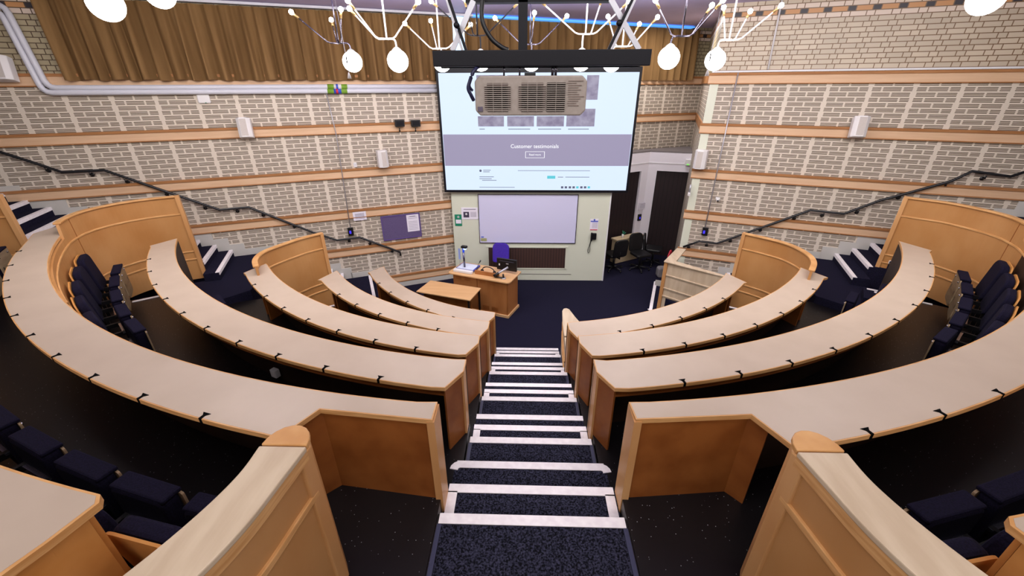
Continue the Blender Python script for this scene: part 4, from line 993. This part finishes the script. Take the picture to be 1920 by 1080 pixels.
# ================================================================== LECTERN AND TABLE
def lectern():
    O = Vector((-1.71, 8.40, 0)); X_ = Vector((.937, -.350, 0)).normalized(); Yb = Vector((.350, .937, 0)).normalized()
    Pp = lambda x, y, z: O+X_*x+Yb*y+Z*z
    t = thing('lectern', 'maple lecturer desk with rounded top carrying the monitor and visualiser', 'lectern', tuple(Pp(.75, .3, 0)))
    W_, D_ = 1.50, .64
    body = [Pp(.10, .07, 0), Pp(W_-.07, .07, 0), Pp(W_-.05, D_-.02, 0), Pp(.10, D_-.02, 0)]
    MB().prism([(p.x, p.y) for p in body], .06, .865).build('body', lect_wood, t)
    pl_ = [Pp(.08, .04, 0), Pp(W_-.04, .04, 0), Pp(W_-.02, D_, 0), Pp(.08, D_, 0)]
    MB().prism([(p.x, p.y) for p in pl_], 0, .06).build('plinth', lect_top, t)
    corners = [(0, 0, .07), (W_, 0, .10), (W_+.02, D_+.04, .04), (.02, D_+.04, .04)]; poly = []
    pts = [Vector((c[0], c[1])) for c in corners]
    for i, c in enumerate(corners):
        p = pts[i]; a_ = (pts[i-1]-p).normalized(); b_ = (pts[(i+1) % 4]-p).normalized()
        for j in range(6):
            q = j/5; s0 = p+a_*c[2]*(1-q); s1 = p+b_*c[2]*q; w_ = s0*(1-q)+s1*q; g = Pp(w_.x, w_.y, 0); poly.append((g.x, g.y))
    MB().prism(poly, .865, .90).build('top', lect_top, t, bevel=.008)
    m = MB()
    for x in (.24, .46, .84, 1.08):
        m = MB(); [m.box(Pp(x, .068, .80-.022*j), (.14, .006, .008), tuple(X_)) for j in range(3)]; m.build('vent_slots', gable, t)
    for x in (.9, 1.12):
        m = MB(); [m.box(Pp(x, .068, .20-.022*j), (.16, .006, .008), tuple(X_)) for j in range(5)]; m.build('vent_slots', gable, t)
    pass
    for x in (.70,): MB().box(Pp(x, .066, .46), (.012, .01, .80), tuple(X_)).build('panel_joint', gable, t)
    MB().box(Pp(W_-.075, .066, .46), (.012, .01, .80), tuple(X_)).build('panel_joint', gable, t)
    # raised riser box on the top
    MB().box(Pp(.90, .17, .945), (.58, .03, .09), tuple(X_)).build('cable_riser', lect_wood, t)
    # things on the lectern
    v = thing('visualiser', 'document camera with blue lit arm and glass plate on the lectern left end', 'visualiser', tuple(Pp(.3, .3, .9)))
    MB().box(Pp(.33, .13, .93), (.46, .10, .06), tuple(X_)).build('base_front', sp_m, v, bevel=.012)
    MB().box(Pp(.33, .36, .935), (.46, .36, .03), tuple(X_)).build('base', plain('visualiser_rim', (50, 60, 150), .4), v, bevel=.008)
    MB().box(Pp(.33, .36, .953), (.40, .30, .006), tuple(X_)).build('glass_plate', vis_plate, v)
    MB().tube([Pp(.28, .3, .95), Pp(.26, .32, 1.30)], .022, 8).build('arm_lower', steel_dark, v)
    MB().box(Pp(.255, .33, 1.28), (.035, .03, .28), tuple(X_)).build('arm_upper', glass_blue, v)
    MB().box(Pp(.29, .31, 1.44), (.13, .09, .05), tuple(X_)).build('camera_head', dark, v, bevel=.01)
    MB().box(Pp(.31, .30, 1.40), (.05, .05, .03), tuple(X_)).build('lamp', plain('visualiser_lamp', (160, 190, 255), .4, emit=2), v)
    MB().box(Pp(.13, .36, 1.23), (.045, .012, .26), tuple(X_)).build('side_light', plain('light_panel', (150, 170, 230), .4), v); MB().tube([Pp(.13, .36, .94), Pp(.13, .36, 1.12)], .007, 6).build('side_light_stem', silver, v)
    g = thing('gooseneck_microphone', 'thin black gooseneck microphone beside the visualiser', 'microphone', tuple(Pp(.62, .24, .9)))
    MB().tube(spline([tuple(Pp(.62, .22, .9)), tuple(Pp(.63, .24, 1.02)), tuple(Pp(.68, .27, 1.15))], 5), .006, 6).build('neck', dark, g)
    MB().tube([Pp(.68, .27, 1.14), Pp(.70, .285, 1.19)], .014, 8).build('capsule', dark, g)
    h = thing('headset', 'black headset lying behind the low riser on the lectern', 'headset', tuple(Pp(.86, .3, .9)))
    MB().tube([Pp(.72+.15*(1-math.cos(q)), .30, .95+.10*math.sin(q)) for q in [math.pi*i/12 for i in range(13)]], .012, 8).build('headband', dark, h)
    for x in (.72, 1.02): MB().lathe([(.0001, 0), (.035, 0), (.035, .03), (.0001, .03)], Pp(x, .29, .94), 14, 0, tuple(Yb)).build('ear_cup', dark, h)
    mo = thing('monitor', 'black monitor seen from behind on the lectern', 'monitor', tuple(Pp(1.28, .45, .9)))
    MB().box(Pp(1.25, .47, 1.10), (.47, .045, .27), tuple(X_)).build('case', dark, mo, bevel=.006)
    MB().box(Pp(1.25, .445, 1.18), (.34, .004, .016), tuple(X_)).build('vent_strip', plain('vent_grey', (60, 60, 72), .5), mo)
    MB().box(Pp(1.27, .443, 1.13), (.06, .004, .022), tuple(X_)).build('badge', silver, mo); MB().box(Pp(1.08, .443, 1.09), (.028, .004, .045), tuple(X_)).build('cable_socket', sp_m, mo)
    ar = thing('clamp_stand', 'silver and black clamp arm leaning in front of the monitor', 'stand', tuple(Pp(1.2, .12, .9)))
    MB().lathe([(.0001, 0), (.05, 0), (.05, .02), (.0001, .02)], Pp(1.30, .16, .90), 16).build('clamp_base', silver, ar)
    MB().tube([Pp(1.30, .16, .92), Pp(1.28, .18, 1.0)], .018, 8).build('post', dark, ar)
    MB().tube([Pp(1.12, .10, .97), Pp(1.36, .28, 1.13)], .024, 10).build('arm', silver, ar); MB().tube([Pp(1.10, .09, .955), Pp(1.19, .15, 1.02)], .03, 10).build('joint', dark, ar)
    MB().tube([Pp(1.10, .12, .93), Pp(1.32, .14, .93)], .016, 8).build('lower_link', dark, ar)
lectern()
t = thing('low_table', 'small plain wooden table standing against the lectern', 'table', (-1.6, 7.9, 0))
cs = [(-2.29, 7.80), (-1.09, 7.42), (-.92, 7.99), (-2.10, 8.36)]
MB().prism(cs, .695, .72).build('top', lect_top, t, bevel=.004)
cen = Vector((sum(c[0] for c in cs)/4, sum(c[1] for c in cs)/4))
ins = [cen+(Vector(c)-cen)*.93 for c in cs]
for p in ins: MB().box((p.x, p.y, .348), (.035, .035, .695), (.953, -.302, 0)).build('leg', dark, t)
MB().ribbon([tuple(cen+(Vector(cs[0])-cen)*.9+Vector((.05, .15))), tuple(cen+(Vector(cs[1])-cen)*.9+Vector((.05, .15)))], .018, .3, .69).build('modesty_panel', gable, t)

# ================================================================== CHAIRS
def office_chair(x, y, rz, mat, label, backh=1.0, group=None):
    t = thing('office_chair', label, 'chair', (x, y, 0), group)
    Rz = Matrix.Rotation(rz, 3, 'Z'); F = lambda a_, b_, c_: Vector((x, y, 0))+Rz @ Vector((a_, b_, c_))
    XX, YY = Rz @ X, Rz @ Y
    MB().extr(rr(.46, -.22, .22, .08, 5), F(0, 0, .43), XX, Z, YY, .075).build('seat', mat, t, bevel=.02)
    Zt = (Z-YY*.12).normalized(); Yt = (YY+Z*.12).normalized()
    MB().extr(rr(.42, .0, .50, .12, 6, .06), F(0, -.22, backh-.47), XX, -Yt, Zt, .06).build('backrest', mat, t, bevel=.02)
    MB().tube([F(0, -.05, .42), F(0, -.27, .42), F(0, -.29, .62)], .02, 8).build('back_stem', dark, t)
    MB().tube([F(0, 0, .08), F(0, 0, .43)], .028, 10).build('gas_post', dark, t)
    for i in range(5):
        q = 2*math.pi*i/5; e_ = F(.28*math.cos(q), .28*math.sin(q), .07)
        l = MB().tube([F(0, 0, .1), e_], [.025, .015], 8).build('base_leg', dark, t)
        MB().ball(e_-Z*.04, .028, 10).build('castor', dark, l)
    return t
office_chair(-.62, 9.36, math.pi*.95, purple, 'purple backed swivel chair behind the lectern monitor', 1.12)
office_chair(3.22, 10.74, math.radians(200), dark, 'middle of the three black chairs in the recess, in front of the small pale desk', .95)
office_chair(2.50, 10.72, math.radians(20), dark, 'black swivel chair in the recess nearest the pale green front panel', .95)
office_chair(3.70, 11.15, math.radians(250), dark, 'rearmost black chair of the recess, in the shade by the dark panels', .85)
t = thing('recess_desk', 'pale low cabinet desk against the recess partition', 'desk', (3.1, 11.3, 0))
c0 = Vector((2.62, 11.06, 0)); c1 = c0+dl*1.02; nn2 = Vector((-dl.y, dl.x, 0))
q = [c0, c1, c1+nn2*.26, c0+nn2*.26]; MB().prism([(p.x, p.y) for p in q], .70, .74).build('top', beige, t)
q = [c0+dl*.03+nn2*.02, c1-dl*.03+nn2*.02, c1-dl*.03+nn2*.24, c0+dl*.03+nn2*.24]; MB().prism([(p.x, p.y) for p in q], 0.02, .70).build('cabinet', beige, t)
m = MB(); pz = c0+dl*.85-nn2*.0; m.box((pz.x, pz.y, .69), (.1, .01, .02), tuple(dl)); m.build('handle', dark, t)
t = thing('desk_tidy', 'green and white bottle and pens on the recess desk', 'desk tidy', (2.85, 11.3, .74))
pp = c0+dl*.28+nn2*.1; MB().tube([pp+Z*.74, pp+Z*.85], .03, 12).build('pot', sp_m, t)
for dx, h_ in ((-.01, .95), (.02, .93), (.05, .90)): MB().tube([pp+Z*.82, pp+X*dx*1.5+Z*h_], .009, 6).build('pen', green_m, t)
t = thing('satchel', 'grey bag with red strap on the floor beside the right wall end', 'bag', (4.0, 10.3, 0))
MB().extr(rr(.42, 0, .30, .08), (3.78, 10.15, .0), X, Y, Z, .2).build('body', plain('bag_grey', (120, 116, 118), .8), t, bevel=.04)
MB().tube(spline([(3.85, 10.45, .28), (3.98, 10.6, .62), (4.06, 10.62, .2)], 6), .025, 8).build('strap', red_m, t)
# plug box under the left desk
p = onz(516, 699, 1.72)
t = thing('power_outlet_box', 'small metal plug box in the dark under the second left desk', 'outlet', (p.x, p.y, 1.6))
MB().box((p.x, p.y, 1.72), (.09, .06, .10), (.9, -.4, 0)).build('body', white, t, bevel=.008)
MB().box((p.x, p.y-.034, 1.725), (.05, .006, .05), (.9, -.4, 0)).build('socket_face', sp_m, t)
MB().box((p.x, p.y, 1.635), (.02, .02, .07)).build('stem', dark, t)

# ================================================================== CHANDELIERS
GR = .14
def chandelier(hub, globe, bulbs, Yg, mat, label, rod=True):
    H = at(hub[0], hub[1], Yg); G = at(globe[0], globe[1], Yg)
    t = thing('chandelier', label, 'chandelier', tuple(H), 'globe chandeliers')
    m = MB()
    if rod: m.tube([H, Vector((H.x, H.y, 6.0))], .012, 8)
    m.build('rod', mat, t)
    MB().lathe([(.0001, 0), (.06, 0), (.05, -.04), (.0001, -.045)], (H.x, H.y, 6.0), 16).build('ceiling_rose', mat, t)
    dg = Vector((G.x-H.x, 0, 0)); hx = G.x-H.x
    top = Vector((G.x, G.y, G.z+GR+.02))
    if abs(hx) > .02: path = [H, H+Vector((hx*.65, 0, 0)), H+Vector((hx*.92, 0, -.02)), Vector((G.x, G.y, H.z-.07)), top]
    else: path = [H, top]
    g = MB().tube(spline([tuple(p) for p in path], 4) if len(path) > 2 else path, .012, 8).build('globe_arm', mat, t)
    MB().lathe([(.0001, .03), (.016, .03), (.05, .008), (.062, -.006), (.064, -.024), (.05, -.024)], (G.x, G.y, G.z+GR), 18).build('globe_cap', cap_m, g)
    MB().ball(G, GR, 28).build('globe', globe_m, t)
    for bx, by, dy in bulbs:
        Bp = at(bx, by, Yg+dy); v = Bp-H; hv = Vector((v.x, v.y, 0)); k_ = hv.normalized()*min(.14, hv.length*.35)
        el = H+k_; u_ = (Bp-el).normalized()
        arm = MB().tube([H, H+k_*.8, el+u_*.03, Bp-u_*.09], .010, 8).build('arm', mat, t)
        MB().tube([Bp-u_*.11, Bp-u_*.03], .017, 10).build('bulb_holder', brass, arm)
        MB().ball(Bp, .033, 14).build('bulb', bulb_m, arm)
chandelier((635, 81), (661, 116), [(546, 22.5, -.1), (621, 37, .35), (639, 17.5, -.25)], 6.95, steel_dark, 'chrome chandelier left of the white one, over the left wall')
chandelier((725, 73), (746, 114.5), [(652, 1, -.3), (655, 16, .1), (784, 3, -.3)], 6.40, lamp_white, 'large white chandelier left of the projector frame')
chandelier((824, 91), (829, 117), [(759, 44, .1), (807.5, 39, .35), (882.5, 46, -.1)], 7.5, lamp_white, 'white chandelier whose globe shows under the left end of the projector frame')
chandelier((895, 67), (902, 115), [(808, 2, -.4), (870, -4, -.3), (974, 3, -.2)], 7.3, dark_metal, 'black armed chandelier behind the left part of the projector frame')
chandelier((994, 83), (996.5, 116), [(928, 34, .1), (1063, 30, .1), (1002, 24, -.3)], 7.6, steel_dark, 'dark chandelier right behind the black pole')
chandelier((1098, 64), (1090, 114), [(1011, 0, -.2), (1130, -6, .1), (1180, 2, -.2)], 7.0, lamp_white, 'white chandelier behind the right part of the projector frame')
chandelier((1167, 87), (1147, 117), [(1140, 31, .1), (1199, 45, .25), (1233, 32, -.1)], 7.5, lamp_white, 'white chandelier whose globe shows under the right end of the projector frame')
chandelier((1278, 68), (1254, 108.5), [(1229, 0, -.1), (1335, 10, .1), (1356, 0, -.3)], 6.40, steel_dark, 'dark chrome chandelier right of the projector frame')
chandelier((1367, 75), (1341, 112.5), [(1357, 14, .1), (1407, 21, .2), (1465, 10, -.2)], 6.90, lamp_white, 'white chandelier in front of the brick wall')
def lone_globe(px, py, Yg, label):
    G = at(px, py, Yg); t = thing('chandelier', label, 'chandelier', tuple(G), 'globe chandeliers')
    MB().ball(G, GR, 28).build('globe', globe_m, t)
    MB().lathe([(.0001, .03), (.016, .03), (.05, .008), (.062, -.006), (.064, -.024), (.05, -.024)], (G.x, G.y, G.z+GR), 18).build('globe_cap', cap_m, t)
    s = 1 if px < 960 else -1
    H = G+Vector((s*-.12, 0, GR+.13))
    MB().tube(spline([tuple(G+Z*(GR+.04)), tuple(G+Z*(GR+.1)), tuple(G+Vector((s*-.03, 0, GR+.13))), tuple(H)], 4), .012, 8).build('globe_arm', lamp_white, t)
    MB().tube([H, Vector((H.x, H.y, 6))], .012, 8).build('rod', lamp_white, t)
    for q in (20, 140, 260):
        e_ = H+Vector((.35*math.cos(math.radians(q)), .35*math.sin(math.radians(q)), .3))
        if e_.z > 5.93: e_.z = 5.93
        a_ = MB().tube([H, H+(e_-H)*.25-Z*.05, e_], .010, 8).build('arm', lamp_white, t); MB().ball(e_, .033, 12).build('bulb', bulb_m, a_)
lone_globe(198, 7, 4.36, 'near opal globe hanging before the curtain at the top left')
lone_globe(298, -14, 5.0, 'opal globe just touching the top edge above the curtain')
lone_globe(1850, -4, 4.75, 'near opal globe hanging before the brick wall at the top right')
# hanging microphones
for px, py, Yg, lab in ((654, 138, 5.2, 'small white microphone hanging on a thin cable in front of the left globe'), (1327, 133, 5.2, 'small white microphone hanging on a thin cable in front of the right globe')):
    G = at(px, py, Yg); t = thing('hanging_microphone', lab, 'microphone', tuple(G), 'hanging microphones')
    s = -1 if px < 960 else 1
    MB().tube([G, G+Z*.16, Vector((G.x+s*.05, G.y, 6))], .0035, 6).build('cable', silver, t)
    MB().lathe([(.0001, -.05), (.022, -.05), (.006, .01), (.0001, .012)], G, 12).build('capsule', sp_m, t)
    MB().tube([G+Z*.10, G+Z*.17], .007, 8).build('connector', dark, t)

# ================================================================== PROJECTOR AND ITS FRAME
YP = 2.05
p0, p1, p2, p3 = at(888, 142, YP), at(1101, 142, YP), at(1098, 217, YP), at(890, 217, YP)
pc = (p0+p2)/2
t = thing('projector', 'beige ceiling projector with vent grilles hanging under the black frame', 'projector', tuple(pc))
Wp, Hp = (p1.x-p0.x)*1.0, (p0.z-p3.z)
def oct_(w_, h_, c_): return [(-w_/2+c_, -h_/2), (w_/2-c_, -h_/2), (w_/2, -h_/2+c_), (w_/2, h_/2-c_), (w_/2-c_, h_/2), (-w_/2+c_, h_/2), (-w_/2, h_/2-c_), (-w_/2, -h_/2+c_)]
MB().extr(oct_(Wp, Hp, .022), (pc.x, YP, pc.z), X, Y, Z, .38).build('case', proj_m, t, bevel=.006)
def ploc(px, py): return at(px, py, YP)
def grille(x0_, x1_, y0_, y1_, notch, cols, rows=14):
    m = MB(); a_, b_ = ploc(x0_, y0_), ploc(x1_, y1_)
    w_ = b_.x-a_.x; h_ = a_.z-b_.z
    m.box(((a_.x+b_.x)/2, YP-.001, (a_.z+b_.z)/2), (w_*(1-2*notch), .004, h_)); m.box(((a_.x+b_.x)/2, YP-.001, (a_.z+b_.z)/2), (w_, .004, h_*(1-.22 if notch else 1)))
    o = m.build('vent', proj_dark, t)
    m = MB()
    for i in range(rows): m.box(((a_.x+b_.x)/2, YP-.004, b_.z+h_*(i+.5)/rows), (w_*(1 if not notch or 0 < i < rows-1 else .8), .004, h_/rows*.42))
    for j in range(1, cols): m.box((a_.x+w_*j/cols, YP-.005, (a_.z+b_.z)/2), (.002, .004, h_))
    m.build('vent_louvres', proj_m, o)
grille(908, 957.5, 156, 209, .1, 3); grille(972.5, 1022.5, 155.5, 209, .1, 3); grille(1026, 1058, 155, 209, 0, 2)
a_, b_ = ploc(896, 200), ploc(905.5, 209)
MB().box(((a_.x+b_.x)/2, YP-.003, (a_.z+b_.z)/2), (b_.x-a_.x, .004, a_.z-b_.z)).build('sticker', plain('sticker_slate', (88, 78, 96), .5), t)
m = MB(); random.seed(2)
for i in range(12):
    y_ = 151+i*4.2; a_, b_ = ploc(1063+random.uniform(0, 3), y_), ploc(random.uniform(1080, 1095), y_+1.2); m.box(((a_.x+b_.x)/2, YP-.002, (a_.z+b_.z)/2), (b_.x-a_.x, .002, .0022))
m.build('rating_print', plain('print_brown', (120, 100, 92), .7), t)
MB().box((ploc(994, 142).x, YP+.06, p0.z+.006), (.05, .03, .012)).build('mount_knob', dark, t)
for px in (944, 974, 1037, 1043):
    a_ = ploc(px, 140); MB().tube([Vector((a_.x, YP+.05, a_.z-.005)), Vector((a_.x, YP+.05, at(px, 122, YP).z+.01))], .004 if px < 1000 else .006, 8).build('hanger_rod', steel_dark, t)
f = thing('scissor_lift', 'black hanging projector frame with silver scissor arms and centre pole', 'projector mount', tuple(at(1016, 110, YP)))
c0, c1 = at(810, 93, YP), at(1223, 93, YP); c2 = at(1016, 124, YP)
zt_, zb_ = (c0.z+c1.z)/2, c2.z
MB().box(((c0.x+c1.x)/2, YP+.02, (zt_+zb_)/2), (c1.x-c0.x, .04, zt_-zb_)).build('front_beam', dark_metal, f, bevel=.003)
MB().box(((c0.x+c1.x)/2, YP+.20, (zt_+zb_)/2), (c1.x-c0.x, .04, zt_-zb_)).build('rear_beam', dark_metal, f)
for x in (c0.x+.02, c1.x-.02, (c0.x+c1.x)/2-.2, (c0.x+c1.x)/2+.2): MB().box((x, YP+.11, (zt_+zb_)/2), (.03, .16, zt_-zb_-.01)).build('side_beam', dark_metal, f)
MB().box(((c0.x+c1.x)/2, YP+.11, zt_-.01), (c1.x-c0.x-.06, .16, .004)).build('top_plate', dark_metal, f)
a_, b_ = at(983, 60, YP+.12), at(992, 60, YP+.12); a_ = at(982, 60, YP+.1); b_ = at(991, 60, YP+.1)
xl_, xr_ = at(972, 60, YP+.1).x, at(989, 60, YP+.1).x
MB().box(((xl_+xr_)/2, YP+.1, (zt_+6)/2), (xr_-xl_, .05, 6-zt_)).build('centre_pole', dark_metal, f)
tb = at(1010, 3, YP+.1); x0_, x1_ = at(874, 3, YP+.1).x, at(1148, 1, YP+.1).x
MB().box(((x0_+x1_)/2, YP+.1, tb.z+.006), (x1_-x0_, .05, .022)).build('upper_beam', dark_metal, f)
for (xa, ya, xb, yb, mt, wd_, dy) in ((848, 95, 887, 3, silver, .022, .08), (874, 95, 842, 0, dark_metal, .012, .05), (1198, 93, 1146, 0, silver, .022, .08), (1141, 93, 1185, 0, dark_metal, .012, .05), (867, 95, 838, 0, silver, .010, .07), (1147, 93, 1190, 0, silver, .010, .07)):
    A_, B_ = at(xa, ya, YP+dy), at(xb, yb, YP+dy); B_ = A_+(B_-A_)*1.02
    d_ = (B_-A_); MB().box((A_+B_)/2, (wd_, .012, d_.length), tuple(Vector((d_.z, 0, -d_.x)).normalized()), up=tuple(d_.normalized())).build('scissor_arm', mt, f)
for px, py in ((857, 48), (1160, 44)):
    MB().lathe([(.0001, 0), (.012, 0), (.012, .02), (.0001, .02)], at(px, py, YP+.03), 12, 0, (0, -1, 0)).build('pivot_bolt', dark_metal, f)
for x_ in (x0_+.02, x1_-.02): MB().box((x_, YP+.1, (tb.z+6)/2), (.03, .03, 6-tb.z)).build('hanger', dark_metal, f)
P = [at(906, -10, YP+.04), at(903, 20, YP+.04), at(906, 45, YP+.04), at(921, 72, YP+.04), at(940, 88, YP+.04), at(953, 94, YP+.04)]
tag(MB().tube(spline([tuple(p) for p in P], 6), .0095, 8).build('power_cable', dark), 'thick black cable looping down to the projector frame', 'cable')
m = MB(); P = [at(897, 125, YP+.02), at(888, 134, YP-.01), at(881, 152, YP-.01), at(878, 166, YP-.01), at(883, 178, YP-.005), at(888, 188, YP+.01)]
m.tube(spline([tuple(p) for p in P], 5), [.012]*26 if False else .008, 8); m.tube(spline([tuple(p) for p in [at(895, 125, YP+.02), at(884, 140, YP), at(880, 160, YP), at(886, 170, YP+.01)]], 5), .006, 8)
tag(m.build('cable_bundle', plain('cable_navy', (24, 24, 60), .5)), 'dark blue cable bundle hanging at the left side of the projector', 'cable')
# any unnamed structure leftovers keep their kind
